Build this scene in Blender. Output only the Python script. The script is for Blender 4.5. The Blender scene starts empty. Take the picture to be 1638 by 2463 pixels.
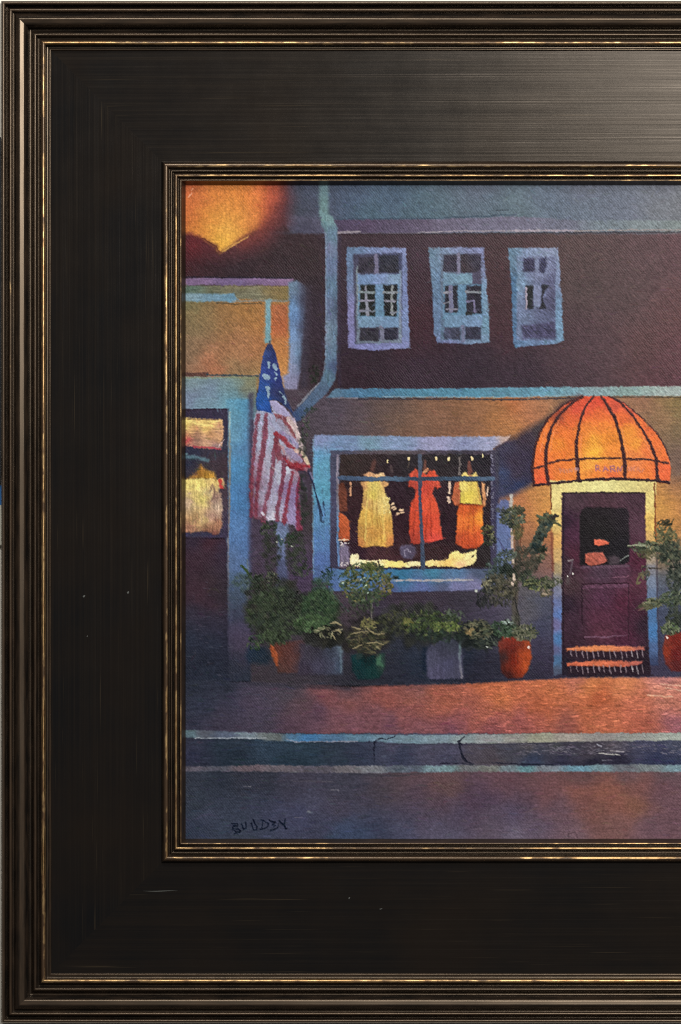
# A framed oil painting hung on a wall, seen close up.
DENOISE = False
SAT = .92; PAINT_GAIN = .66; AMBIENT = .05
LAMPS = [('lamp_overhead', (-.2, -1.7, 1.9), (.0, 0, .0), .5, 30, (1, .98, .95)),
         ('lamp_right', (.80, -2.3, .90), (.0, 0, .0), .85, 88, (1, .975, .94)),
         ('fill_left', (-1.6, -1.6, 1.3), (-.3, 0, .0), .6, 7, (1, .97, .93))]  # last one is an added fill, lifting the wall and left mouldings
import math, random
import numpy as np
# ---------------------------------------------------------------------------
#  THE PAINTING: brush work laid on a fine canvas grid.  Coordinates (x to the
#  right, y down) are in canvas units of 0.29 mm.
# ---------------------------------------------------------------------------
CX0, CX1, CY0, CY1 = 440.0, 2564.0, 430.0, 2028.0
STEP = 1.36
SEED = np.random.RandomState(7)
XS = np.concatenate([np.arange(CX0, 1700, STEP), np.arange(1700, CX1 + 4, 7.0)])
YS = np.arange(CY0, CY1 + STEP, STEP)
NX, NY = len(XS), len(YS)
IMG = np.zeros((NY, NX, 3)); LAB = np.zeros((NY, NX), np.int16); HGT = np.zeros((NY, NX))
LABELS = ['canvas']
def lab(name, text=None):
    LABELS.append((name, text)); return len(LABELS) - 1

def hash2(ix, iy, s):
    n = (ix.astype(np.int64) * 374761393 + iy.astype(np.int64) * 668265263 + s * 982451653) & 0x7fffffff
    n = ((n ^ (n >> 13)) * 1274126177) & 0x7fffffff
    return ((n ^ (n >> 16)) & 0xffff) / 65535.0
def vnoise(x, y, s):
    ix = np.floor(x); iy = np.floor(y); fx = x - ix; fy = y - iy
    fx = fx * fx * (3 - 2 * fx); fy = fy * fy * (3 - 2 * fy)
    a = hash2(ix, iy, s); b = hash2(ix + 1, iy, s); c = hash2(ix, iy + 1, s); d = hash2(ix + 1, iy + 1, s)
    return (a * (1 - fx) + b * fx) * (1 - fy) + (c * (1 - fx) + d * fx) * fy - .5
GX, GY = np.meshgrid(XS, YS)
WOB = vnoise(GX / 9, GY / 9, 3) * 2 + vnoise(GX / 3.5, GY / 3.5, 4) * 1.2 + vnoise(GX / 1.7, GY / 1.7, 5) * 2.2
STREAK_H = vnoise(GX / 26, GY / 2.6, 11) + .6 * vnoise(GX / 9, GY / 2.2, 12)
STREAK_V = vnoise(GX / 2.6, GY / 26, 13) + .6 * vnoise(GX / 2.2, GY / 9, 14)
STREAK_D = vnoise((GX + GY) / 16, (GX - GY) / 2.8, 15) + .6 * vnoise((GX + GY) / 8, (GX - GY) / 2.6, 16)
BLOT = vnoise(GX / 34, GY / 24, 17) + .6 * vnoise(GX / 12, GY / 10, 18)
TEX = {'h': STREAK_H, 'v': STREAK_V, 'd': STREAK_D, 'b': BLOT}

def win(x0, y0, x1, y1):
    i0 = max(0, np.searchsorted(XS, x0)); i1 = min(NX, np.searchsorted(XS, x1) + 1)
    j0 = max(0, int((y0 - CY0) / STEP)); j1 = min(NY, int((y1 - CY0) / STEP) + 2)
    return slice(j0, j1), slice(i0, i1)
def field(X, Y, pts, s=16., p=1.75):
    s = s * 1.35; big = s > 17; k = 26. if big else 7.
    X = X + k * vnoise(X / (k * 2.2), Y / (k * 1.5), 51) + k * .5 * vnoise(X / (k * .7), Y / (k * .5), 53)
    Y = Y + k * .7 * vnoise(X / (k * 2.2), Y / (k * 1.5), 52) + k * .35 * vnoise(X / (k * .7), Y / (k * .5), 54)
    acc = np.zeros(X.shape + (3,)); wt = np.zeros(X.shape); acc2 = np.zeros(X.shape + (3,)); wt2 = np.zeros(X.shape); s2 = (s * 3.2) ** 2
    for (px, py, c) in pts:
        d2 = (X - px) ** 2 + (Y - py) ** 2; cc = np.array(c) / 255.
        w = 1.0 / (d2 + s * s) ** p; wt += w; acc += w[..., None] * cc
        if big: w = 1.0 / (d2 + s2) ** 2; wt2 += w; acc2 += w[..., None] * cc
    if not big: return acc / wt[..., None]
    return .58 * acc / wt[..., None] + .42 * acc2 / wt2[..., None]
def sdf_poly(X, Y, P):
    d2 = np.full(X.shape, 1e18); ins = np.zeros(X.shape, bool); n = len(P)
    for i in range(n):
        ax, ay = P[i]; bx, by = P[(i + 1) % n]; ex, ey = bx - ax, by - ay
        L = ex * ex + ey * ey + 1e-9
        t = np.clip(((X - ax) * ex + (Y - ay) * ey) / L, 0, 1)
        d2 = np.minimum(d2, (X - ax - t * ex) ** 2 + (Y - ay - t * ey) ** 2)
        if ay != by:
            cond = ((ay > Y) != (by > Y)) & (X < ex * (Y - ay) / (by - ay) + ax)
            ins ^= cond
    d = np.sqrt(d2); return np.where(ins, d, -d)
def smooth(a): a = np.clip(a, 0, 1); return a * a * (3 - 2 * a)
def put(sl, m, col, L, h, tex, ta, keep=.5):
    jj, ii = sl
    if tex: col = col * (1 + ta * TEX[tex][jj, ii])[..., None]
    mm = m[..., None]
    IMG[jj, ii] = IMG[jj, ii] * (1 - mm) + col * mm
    if L is not None: LAB[jj, ii] = np.where(m > keep, L, LAB[jj, ii])
    if h is not None: HGT[jj, ii] = HGT[jj, ii] * (1 - m) + h * m
def poly(P, col, soft=1.6, a=1., L=None, h=None, tex='h', ta=.10, wob=1., sf=16.):
    """a filled shape; col is one colour or a list of (x, y, colour) that blend"""
    soft = soft * 1.45 + .3; wob = wob * .7
    xs = [p[0] for p in P]; ys = [p[1] for p in P]; m = soft + 3
    sl = win(min(xs) - m, min(ys) - m, max(xs) + m, max(ys) + m); jj, ii = sl
    X, Y = GX[jj, ii], GY[jj, ii]
    if X.size == 0: return
    d = sdf_poly(X, Y, P) + WOB[jj, ii] * wob
    mk = smooth((d + soft) / (2 * soft)) * a
    c = field(X, Y, col, sf) if isinstance(col, list) else np.broadcast_to(np.array(col) / 255., X.shape + (3,))
    put(sl, mk, c, L, h, tex, ta)
def rect(x0, y0, x1, y1, col, **k): poly([(x0, y0), (x1, y0), (x1, y1), (x0, y1)], col, **k)
def line(P, w, col, soft=1.2, a=1., L=None, h=None, tex=None, ta=.08, wob=.6, sf=16.):
    """a brush line; w is a width or a list of one width per point"""
    soft = soft * 1.3; wob = wob * .8
    ws = w if isinstance(w, (list, tuple)) else [w] * len(P)
    xs = [p[0] for p in P]; ys = [p[1] for p in P]; m = max(ws) / 2 + soft + 3
    sl = win(min(xs) - m, min(ys) - m, max(xs) + m, max(ys) + m); jj, ii = sl
    X, Y = GX[jj, ii], GY[jj, ii]
    if X.size == 0: return
    best = np.full(X.shape, -1e9)
    for i in range(len(P) - 1):
        ax, ay = P[i]; bx, by = P[i + 1]; ex, ey = bx - ax, by - ay; Lq = ex * ex + ey * ey + 1e-9
        t = np.clip(((X - ax) * ex + (Y - ay) * ey) / Lq, 0, 1)
        d = np.sqrt((X - ax - t * ex) ** 2 + (Y - ay - t * ey) ** 2)
        best = np.maximum(best, (ws[i] * (1 - t) + ws[i + 1] * t) / 2 - d)
    mk = smooth((best + WOB[jj, ii] * wob + soft) / (2 * soft)) * a
    c = field(X, Y, col, sf) if isinstance(col, list) else np.broadcast_to(np.array(col) / 255., X.shape + (3,))
    put(sl, mk, c, L, h, tex, ta)
def dab(x, y, r, q, ang, c, a=.9, L=None, h=None):
    """one elongated touch of the brush"""
    R = r + 2; i0, i1 = np.searchsorted(XS, (x - R, x + R)); j0 = max(0, int((y - R - CY0) / STEP)); j1 = int((y + R - CY0) / STEP) + 2
    if i1 <= i0 or j1 <= j0: return
    X = GX[j0:j1, i0:i1] - x; Y = GY[j0:j1, i0:i1] - y
    if X.size == 0: return
    ca, sa = math.cos(ang), math.sin(ang); u = (X * ca + Y * sa) / r; v = (-X * sa + Y * ca) / q
    m = np.clip((1.15 - np.sqrt(u * u + v * v)) * 2.2, 0, 1) * a
    b = IMG[j0:j1, i0:i1]; b += m[..., None] * (c - b)
    if L is not None:
        s = LAB[j0:j1, i0:i1]; s[m > .45] = L
    if h is not None:
        s = HGT[j0:j1, i0:i1]; s += m * (h - s)
def brushwork(x0, y0, x1, y1, n, r=9, q=2, ang=0., spread=.3, jit=.09, a=.5, h=.25, hue=.025):
    for _ in range(n):
        x = SEED.uniform(x0, x1); y = SEED.uniform(y0, y1)
        i = min(NX - 1, np.searchsorted(XS, x)); j = min(NY - 1, max(0, int((y - CY0) / STEP)))
        c = IMG[j, i] * (1 + SEED.normal(0, jit)) + SEED.normal(0, hue, 3)
        dab(x, y, r * SEED.uniform(.5, 1.4), q * SEED.uniform(.6, 1.4), ang + SEED.normal(0, spread), np.clip(c, 0, 1), a * SEED.uniform(.5, 1), None, SEED.uniform(0, h))
def leaves(cx, cy, rx, ry, n, pal, r=6, q=2.6, L=None, a=.85, ang=None, spread=1.2, h=.8, hollow=0., shape=.55):
    for _ in range(int(n * (.88 if n > 100 else .92))):
        t = SEED.uniform(0, 2 * math.pi); u = SEED.uniform(hollow, 1) ** shape
        x = cx + rx * u * math.cos(t); y = cy + ry * u * math.sin(t)
        c = np.array(pal[SEED.randint(len(pal))]) / 255.; c = (c.mean() + (c - c.mean()) * .82) * .93 * (1 + SEED.normal(0, .16))
        th = (math.atan2(y - cy, x - cx) if ang is None else ang) + SEED.normal(0, spread)
        dab(x, y, r * SEED.uniform(.5, 1.3), q * SEED.uniform(.6, 1.3), th, np.clip(c, 0, 1), a * SEED.uniform(.6, 1), L, h * SEED.uniform(.2, 1))

def tone(L, k, sat=1.):
    m = LAB == L; c = IMG[m] * np.array(k); g = c.mean(axis=1, keepdims=True); IMG[m] = g + (c - g) * sat

def paint():
    # ---- labels of what is painted -----------------------------------------
    l_side = lab('painted_siding', 'dark brown upper wall between roof band and blue ledge'); l_roof = lab('painted_roof', 'blue grey roof band along the top')
    l_pipe = lab('painted_drainpipe', 'pale blue pipe bending left at its foot'); l_glow = lab('painted_glow', 'orange and yellow glow in top left corner')
    l_annex = lab('painted_annex', 'ochre left building with pale blue trim'); l_awin = lab('painted_lit_window', 'lit window cut off by the left frame edge')
    l_wall = lab('painted_wall', 'brown and purple shop wall glowing orange near the door'); l_ledge = lab('painted_ledge', 'blue ledge between the storeys')
    # ---- upper storey; its colours include the sheen veiling the canvas top --------------------------------------------------------
    rect(430, 420, 1760, 960, [(446, 600, (88, 44, 50)), (520, 620, (70, 54, 58)), (560, 660, (60, 54, 60)), (640, 600, (72, 58, 60)), (700, 560, (70, 56, 58)), (700, 500, (76, 74, 88)),
        (740, 600, (66, 54, 54)), (740, 640, (58, 50, 50)), (740, 720, (66, 60, 72)), (750, 800, (64, 56, 66)), (745, 880, (66, 58, 62)), (730, 930, (76, 66, 72)), (680, 640, (66, 56, 60)),
        (822, 600, (80, 72, 88)), (822, 800, (70, 62, 82)), (850, 565, (84, 68, 76)), (850, 582, (62, 50, 52)), (1000, 562, (82, 68, 72)), (1000, 600, (74, 62, 76)), (1000, 700, (68, 52, 62)),
        (1005, 780, (78, 48, 56)), (1000, 820, (70, 48, 56)), (900, 860, (58, 50, 58)), (820, 860, (58, 48, 56)), (860, 910, (58, 44, 54)), (1000, 880, (66, 56, 70)), (1100, 900, (60, 50, 62)),
        (1200, 570, (84, 68, 70)), (1200, 700, (80, 60, 64)), (1200, 800, (84, 58, 64)), (1150, 860, (58, 52, 64)), (1250, 900, (66, 56, 68)), (1400, 600, (96, 82, 80)), (1400, 700, (90, 80, 78)),
        (1400, 800, (88, 72, 78)), (1400, 900, (84, 68, 76)), (1500, 700, (98, 84, 84)), (1550, 620, (102, 84, 86)), (1630, 600, (106, 82, 86)), (1630, 750, (112, 84, 84)), (1560, 840, (106, 82, 80)),
        (1630, 850, (110, 78, 84)), (1600, 910, (100, 68, 76)), (1450, 850, (96, 78, 82))], soft=2, L=l_side, tex='d', ta=.14, sf=30)
    rect(446, 425, 1760, 562, [(700, 470, (78, 82, 98)), (690, 500, (70, 78, 84)), (740, 450, (86, 96, 118)), (740, 540, (92, 90, 110)), (850, 440, (86, 100, 124)), (850, 480, (82, 104, 128)), (950, 480, (82, 106, 128)),
        (900, 512, (84, 116, 128)), (1000, 515, (88, 118, 130)), (1060, 500, (98, 128, 136)), (1100, 470, (102, 118, 130)), (1150, 450, (106, 112, 130)), (1240, 495, (110, 134, 138)), (1180, 505, (102, 126, 136)),
        (1320, 480, (108, 126, 142)), (1400, 455, (116, 120, 134)), (1400, 500, (114, 130, 142)), (1600, 460, (124, 128, 138)), (1600, 500, (130, 136, 138)), (1500, 510, (120, 130, 144)), (1638, 490, (134, 138, 138))],
        soft=3, L=l_roof, tex='d', ta=.12, sf=22)
    poly([(446, 425), (668, 425), (690, 470), (684, 525), (700, 560), (446, 570)], [(690, 440, (58, 56, 62)), (690, 480, (56, 62, 66)), (670, 520, (66, 58, 62)), (560, 580, (66, 54, 56))], soft=6, L=l_side, tex='d', ta=.1)
    poly([(696, 518), (785, 530), (785, 562), (708, 560), (690, 545)], [(720, 530, (96, 96, 112)), (760, 535, (104, 104, 124)), (730, 555, (78, 76, 96)), (770, 555, (96, 92, 112))], soft=4, L=l_roof, tex='d')
    poly([(800, 528), (1050, 527), (1240, 520), (1400, 530), (1760, 529), (1760, 556), (1400, 557), (1240, 558), (1060, 561), (800, 562)], [(830, 545, (90, 76, 102)), (880, 548, (98, 80, 106)), (950, 545, (100, 88, 112)), (1000, 545, (110, 98, 120)),
        (1080, 545, (122, 114, 134)), (1180, 540, (126, 122, 142)), (1240, 545, (128, 124, 142)), (1350, 545, (124, 126, 142)), (1440, 545, (128, 144, 148)), (1560, 543, (138, 152, 150)), (1638, 543, (144, 158, 150))], soft=2, L=l_roof, tex='d', ta=.14)
    line([(800, 527), (1050, 525), (1240, 516)], 3, (66, 88, 106), a=.7); line([(800, 560), (865, 558)], 6, (158, 146, 150), L=l_roof, h=.7)
    line([(865, 561), (1005, 561)], 3, (112, 98, 108), a=.6); line([(1005, 560), (1100, 556), (1240, 555)], 3, (168, 158, 162), h=.7); line([(1240, 556), (1300, 555), (1382, 555)], 4.5, (176, 164, 168), h=.8); line([(1382, 556), (1500, 553), (1760, 553)], 3, (170, 158, 150), h=.6)
    line([(800, 565), (1100, 563), (1400, 560), (1760, 558)], 4, (60, 48, 52), a=.6)
    line([(1194, 506), (1222, 505)], 2, (50, 60, 70), a=.8)
    rect(430, 560, 1760, 566, (70, 58, 62), a=0)
    tone(l_side, (.93, .88, .90)); tone(l_roof, (.88, .88, .93), .85)
    # ---- glow ----------------------------------------------------------------
    poly([(430, 425), (690, 425), (700, 480), (690, 540), (640, 590), (560, 620), (520, 620), (440, 612)], [(680, 450, (110, 60, 66)), (680, 500, (104, 58, 66)), (650, 560, (98, 56, 60)), (600, 590, (104, 56, 62)), (560, 605, (92, 58, 62)), (500, 602, (92, 48, 54)), (450, 590, (104, 44, 50)), (600, 500, (180, 90, 60))], soft=20, a=.95, L=None, tex='d')
    poly([(430, 430), (662, 430), (672, 452), (668, 482), (655, 515), (640, 535), (628, 548), (606, 560), (590, 570), (568, 582), (548, 596), (531, 606), (524, 600), (521, 590), (508, 584), (494, 577), (484, 570), (462, 562), (430, 560)],
        [(450, 445, (196, 88, 58)), (452, 500, (196, 100, 52)), (452, 545, (176, 76, 50)), (480, 470, (190, 112, 60)), (520, 460, (204, 124, 50)), (580, 455, (222, 136, 46)), (630, 445, (212, 112, 56)), (664, 458, (196, 84, 58)), (655, 500, (176, 78, 56)),
         (560, 500, (220, 148, 60)), (500, 520, (212, 138, 54)), (540, 545, (224, 178, 76)), (540, 580, (238, 194, 70)), (528, 598, (240, 186, 60)), (560, 565, (230, 180, 72)), (500, 570, (232, 172, 62)), (600, 535, (208, 132, 66)), (625, 540, (176, 88, 62)), (480, 550, (206, 120, 48)), (610, 480, (220, 132, 56))],
        soft=6, L=l_glow, tex='v', ta=.09, h=.3, sf=22, wob=1.4)
    line([(676, 430), (672, 480), (655, 530), (625, 560), (585, 584)], 26, (124, 66, 58), soft=12, a=.6)
    poly([(640, 430), (678, 430), (676, 480), (650, 530), (625, 552), (640, 500)], [(668, 450, (172, 82, 62)), (660, 510, (140, 66, 60))], soft=12, a=.6, L=None)
    line([(484, 572), (508, 586), (520, 592), (527, 606), (533, 607)], 2.2, (84, 40, 40), a=.7)
    line([(535, 606), (560, 590), (598, 569)], 3, (236, 186, 92), a=.6, h=.8)
    for p in ((462, 456), (459, 468), (455, 472)): dab(p[0], p[1], 5, 1.6, -.9, np.array((240, 170, 130)) / 255., .8, None, 1)
    # ---- left building ---------------------------------------------------------
    rect(430, 690, 706, 936, [(460, 800, (124, 112, 80)), (460, 735, (110, 114, 82)), (480, 760, (134, 112, 76)), (470, 830, (140, 116, 92)), (540, 780, (156, 116, 74)), (590, 745, (160, 116, 64)), (625, 780, (170, 116, 62)), (560, 830, (164, 116, 82)),
        (500, 860, (172, 112, 84)), (505, 880, (176, 108, 76)), (450, 880, (146, 116, 96)), (450, 850, (136, 116, 96)), (590, 860, (172, 118, 84)), (560, 890, (140, 122, 90)), (620, 840, (176, 116, 74)), (620, 895, (132, 128, 90)), (630, 880, (168, 122, 80))], soft=1.5, L=l_annex, tex='d', ta=.12, h=.2, sf=18)
    poly([(430, 668), (706, 670), (704, 688), (430, 686)], [(455, 678, (128, 104, 138)), (560, 678, (116, 98, 136)), (640, 680, (124, 100, 136)), (695, 678, (132, 106, 138))], L=l_annex, h=.3)
    poly([(430, 686), (704, 688), (700, 726), (430, 708)], [(455, 695, (92, 114, 104)), (500, 698, (112, 110, 88)), (580, 696, (128, 112, 84)), (660, 695, (132, 114, 82)), (680, 705, (136, 116, 70)), (620, 712, (124, 126, 108)), (580, 716, (116, 122, 106))], soft=2, tex='h', ta=.16)
    poly([(430, 705), (500, 706), (562, 706), (572, 720), (560, 727), (470, 725), (430, 722)], [(455, 712, (124, 148, 158)), (500, 714, (112, 144, 162)), (550, 713, (104, 142, 166))], soft=2, h=.5, ta=.12)
    line([(560, 724), (620, 723), (690, 724)], 5, (132, 138, 138), a=.7); line([(446, 672), (446, 690)], 4, (190, 150, 150), a=.4)
    line([(430, 666), (560, 667), (700, 669)], 3, (44, 40, 54), a=.8); line([(520, 730), (556, 731), (630, 730)], 3, (86, 76, 60), a=.7)
    rect(638, 720, 652, 826, [(645, 730, (130, 164, 172)), (645, 770, (116, 160, 176)), (642, 810, (120, 160, 166))], soft=2, h=.5, tex='v')
    line([(637, 730), (635, 822)], 4, (150, 134, 110), a=.5)
    rect(653, 732, 692, 902, [(670, 745, (172, 108, 72)), (675, 790, (178, 104, 66)), (668, 785, (170, 92, 56)), (672, 840, (186, 130, 72)), (680, 880, (190, 134, 70)), (670, 905, (176, 130, 90))], soft=3, tex='d', ta=.12, h=.3)
    poly([(694, 680), (714, 674), (735, 690), (734, 760), (728, 830), (722, 900), (716, 938), (684, 938), (680, 905), (692, 900), (696, 860)], [(704, 690, (108, 134, 156)), (722, 690, (92, 104, 128)), (728, 720, (80, 88, 112)), (704, 740, (110, 148, 190)), (716, 760, (100, 132, 176)), (704, 800, (122, 154, 196)),
        (722, 790, (92, 108, 140)), (704, 850, (142, 152, 186)), (718, 850, (96, 136, 166)), (724, 870, (82, 100, 126)), (700, 880, (142, 146, 176)), (712, 925, (134, 130, 160)), (690, 925, (140, 140, 172))], soft=3, L=l_annex, tex='v', ta=.1, h=.35, sf=12)
    poly([(722, 680), (744, 690), (740, 930), (722, 938)], (68, 64, 80), soft=8, a=.7, L=None)
    rect(684, 938, 784, 1000, [(690, 945, (84, 72, 84)), (760, 950, (84, 74, 80)), (730, 980, (80, 70, 80))], soft=3, L=l_wall)
    # ---- the wall under the ledge -------------------------------------------
    rect(600, 950, 1760, 1650, [(620, 950, (72, 64, 74)), (700, 970, (78, 66, 76)), (780, 1000, (88, 78, 90)), (800, 980, (84, 76, 90)), (860, 1000, (92, 80, 88)), (930, 980, (96, 80, 78)), (970, 1010, (110, 88, 76)), (1000, 1030, (126, 94, 76)), (1050, 1000, (134, 98, 78)), (1100, 980, (138, 100, 72)), (1100, 1035, (128, 92, 74)),
        (1150, 1010, (146, 104, 78)), (1190, 1000, (160, 112, 66)), (1230, 1035, (176, 122, 68)), (1236, 985, (194, 112, 60)), (1270, 1010, (178, 116, 84)), (1320, 975, (170, 118, 84)), (1290, 1020, (168, 112, 80)), (1340, 968, (130, 110, 90)), (690, 1150, (74, 62, 80)),
        (620, 1050, (80, 72, 92)), (620, 1100, (66, 58, 78)), (630, 1300, (78, 68, 86)), (625, 1380, (78, 64, 84)), (650, 1430, (64, 60, 62)), (735, 1150, (72, 62, 76)), (730, 1380, (78, 62, 92)), (640, 1460, (60, 58, 60)), (740, 1060, (74, 68, 74)), (740, 1240, (66, 60, 62)),
        (830, 1450, (80, 70, 80)), (850, 1480, (74, 62, 68)), (900, 1470, (66, 60, 76)), (960, 1450, (66, 54, 68)), (1060, 1440, (66, 56, 70)), (1100, 1460, (58, 54, 66)), (1170, 1480, (78, 70, 96)), (1120, 1430, (60, 58, 68)), (1150, 1500, (70, 66, 82)), (1120, 1580, (36, 46, 60)), (1150, 1610, (44, 44, 58)),
        (940, 1540, (52, 58, 70)), (1000, 1600, (44, 54, 70)), (900, 1600, (46, 48, 56)), (960, 1620, (50, 52, 66)), (1225, 1460, (84, 82, 104)), (1190, 1600, (50, 50, 64)), (1245, 1480, (100, 98, 104)),
        (1246, 1200, (178, 110, 80)), (1262, 1216, (192, 120, 74)), (1290, 1180, (202, 142, 76)), (1285, 1220, (208, 150, 70)), (1310, 1190, (216, 160, 76)), (1310, 1225, (218, 156, 70)), (1262, 1262, (168, 110, 84)), (1300, 1265, (206, 136, 74)), (1270, 1300, (140, 104, 84)), (1315, 1300, (188, 116, 72)),
        (1300, 1340, (142, 102, 90)), (1320, 1370, (140, 96, 90)), (1280, 1365, (124, 98, 94)), (1270, 1430, (90, 92, 92)), (1300, 1445, (66, 78, 108)), (1312, 1420, (84, 90, 110)), (1300, 1500, (60, 66, 98)), (1290, 1550, (66, 60, 84)), (1310, 1600, (60, 54, 76)), (1265, 1480, (96, 94, 96)), (1290, 1625, (50, 48, 62)),
        (1590, 1180, (214, 152, 78)), (1590, 1220, (218, 164, 70)), (1625, 1165, (150, 104, 80)), (1615, 1220, (206, 142, 70)), (1640, 1240, (178, 120, 80)), (1600, 1260, (200, 140, 70)), (1595, 1330, (130, 112, 90)), (1590, 1400, (92, 104, 122)), (1590, 1440, (76, 88, 118)), (1590, 1500, (66, 74, 104)), (1590, 1580, (66, 60, 84)), (1630, 1500, (64, 66, 66)),
        (1560, 965, (156, 108, 88)), (1600, 960, (146, 116, 76)), (1630, 975, (134, 120, 70)), (1600, 1000, (148, 112, 86)), (1630, 1040, (130, 112, 82)), (1620, 1090, (110, 90, 84)), (1625, 1125, (92, 80, 88)), (1700, 1000, (130, 110, 80))], soft=2, L=l_wall, tex='h', ta=.13, sf=20)
    # ---- ledge -----------------------------------------------------------------
    poly([(806, 934), (1000, 935), (1240, 932), (1760, 928), (1760, 952), (1400, 953), (1240, 956), (1000, 956), (786, 957)], [(800, 943, (92, 120, 142)), (850, 945, (76, 116, 148)), (900, 947, (74, 120, 150)), (1000, 945, (80, 132, 156)), (1100, 946, (84, 138, 162)), (1240, 945, (92, 140, 160)), (1300, 942, (100, 150, 172)), (1390, 941, (110, 158, 176)),
        (1410, 941, (142, 158, 160)), (1500, 940, (136, 160, 156)), (1620, 942, (160, 172, 168))], L=l_ledge, h=.5, tex='d', ta=.16, soft=1.5)
    line([(920, 954), (1100, 955), (1240, 955), (1400, 950)], 2, (164, 176, 182), a=.6); line([(860, 960), (1050, 960), (1240, 961), (1400, 957)], 4, (54, 50, 62), a=.75); line([(1470, 955), (1760, 955)], 3, (66, 62, 56), a=.8)
    line([(800, 958), (860, 957)], 2.5, (156, 150, 160), a=.6)
    # ---- drainpipe ----------------------------------------------------------------
    rect(768, 432, 790, 520, [(778, 450, (104, 132, 140)), (772, 500, (106, 138, 136))], soft=4, L=l_pipe, a=.85); 
    poly([(770, 505), (800, 522), (812, 545), (812, 880), (806, 915), (790, 942), (762, 968), (722, 1012), (712, 1014), (702, 994), (736, 958), (766, 924), (776, 905), (783, 880), (783, 560), (772, 540)],
        [(790, 530, (112, 142, 146)), (800, 560, (100, 126, 146)), (786, 600, (112, 122, 150)), (795, 640, (106, 122, 154)), (795, 690, (96, 122, 146)), (790, 740, (106, 120, 152)), (806, 740, (78, 92, 112)), (786, 800, (130, 144, 166)), (800, 800, (92, 116, 136)), (795, 860, (104, 130, 154)),
         (790, 900, (92, 120, 140)), (806, 880, (74, 84, 118)), (770, 940, (84, 104, 130)), (740, 970, (84, 106, 134)), (730, 990, (68, 88, 120)), (712, 1004, (62, 80, 118))], soft=2, L=l_pipe, tex='v', ta=.12, h=.45, sf=10)
    line([(784, 560), (784, 860), (778, 900)], 3, (142, 160, 184), a=.6); line([(766, 922), (740, 950), (716, 976)], 4, (146, 156, 170), a=.65, h=.7)
    line([(816, 570), (816, 925)], 7, (62, 54, 72), a=.6, soft=3)
    # ---- shadow shape left of awning ------------------------------------------
    poly([(1392, 952), (1354, 968), (1322, 1000), (1284, 1022), (1240, 1050), (1214, 1056), (1188, 1074), (1186, 1210), (1232, 1192), (1262, 1176), (1290, 1162), (1300, 1060), (1390, 962)], [(1370, 962, (76, 52, 54)), (1320, 1005, (78, 66, 64)), (1290, 1030, (74, 64, 68)), (1260, 1055, (64, 52, 66)), (1260, 1100, (58, 50, 70)),
        (1220, 1080, (66, 62, 84)), (1215, 1140, (60, 72, 106)), (1190, 1100, (60, 58, 80)), (1235, 1110, (64, 52, 70)), (1250, 1170, (48, 60, 96)), (1280, 1140, (56, 50, 72)), (1200, 1190, (66, 68, 96)), (1240, 1140, (68, 56, 74))], soft=9, L=l_wall, tex='d', ta=.14, sf=12)
    rect(1178, 1084, 1200, 1400, [(1185, 1120, (70, 68, 84)), (1190, 1300, (64, 60, 84)), (1192, 1240, (60, 60, 88))], soft=3, L=None)
def upper_window(ox, L, kind):
    pass
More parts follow.
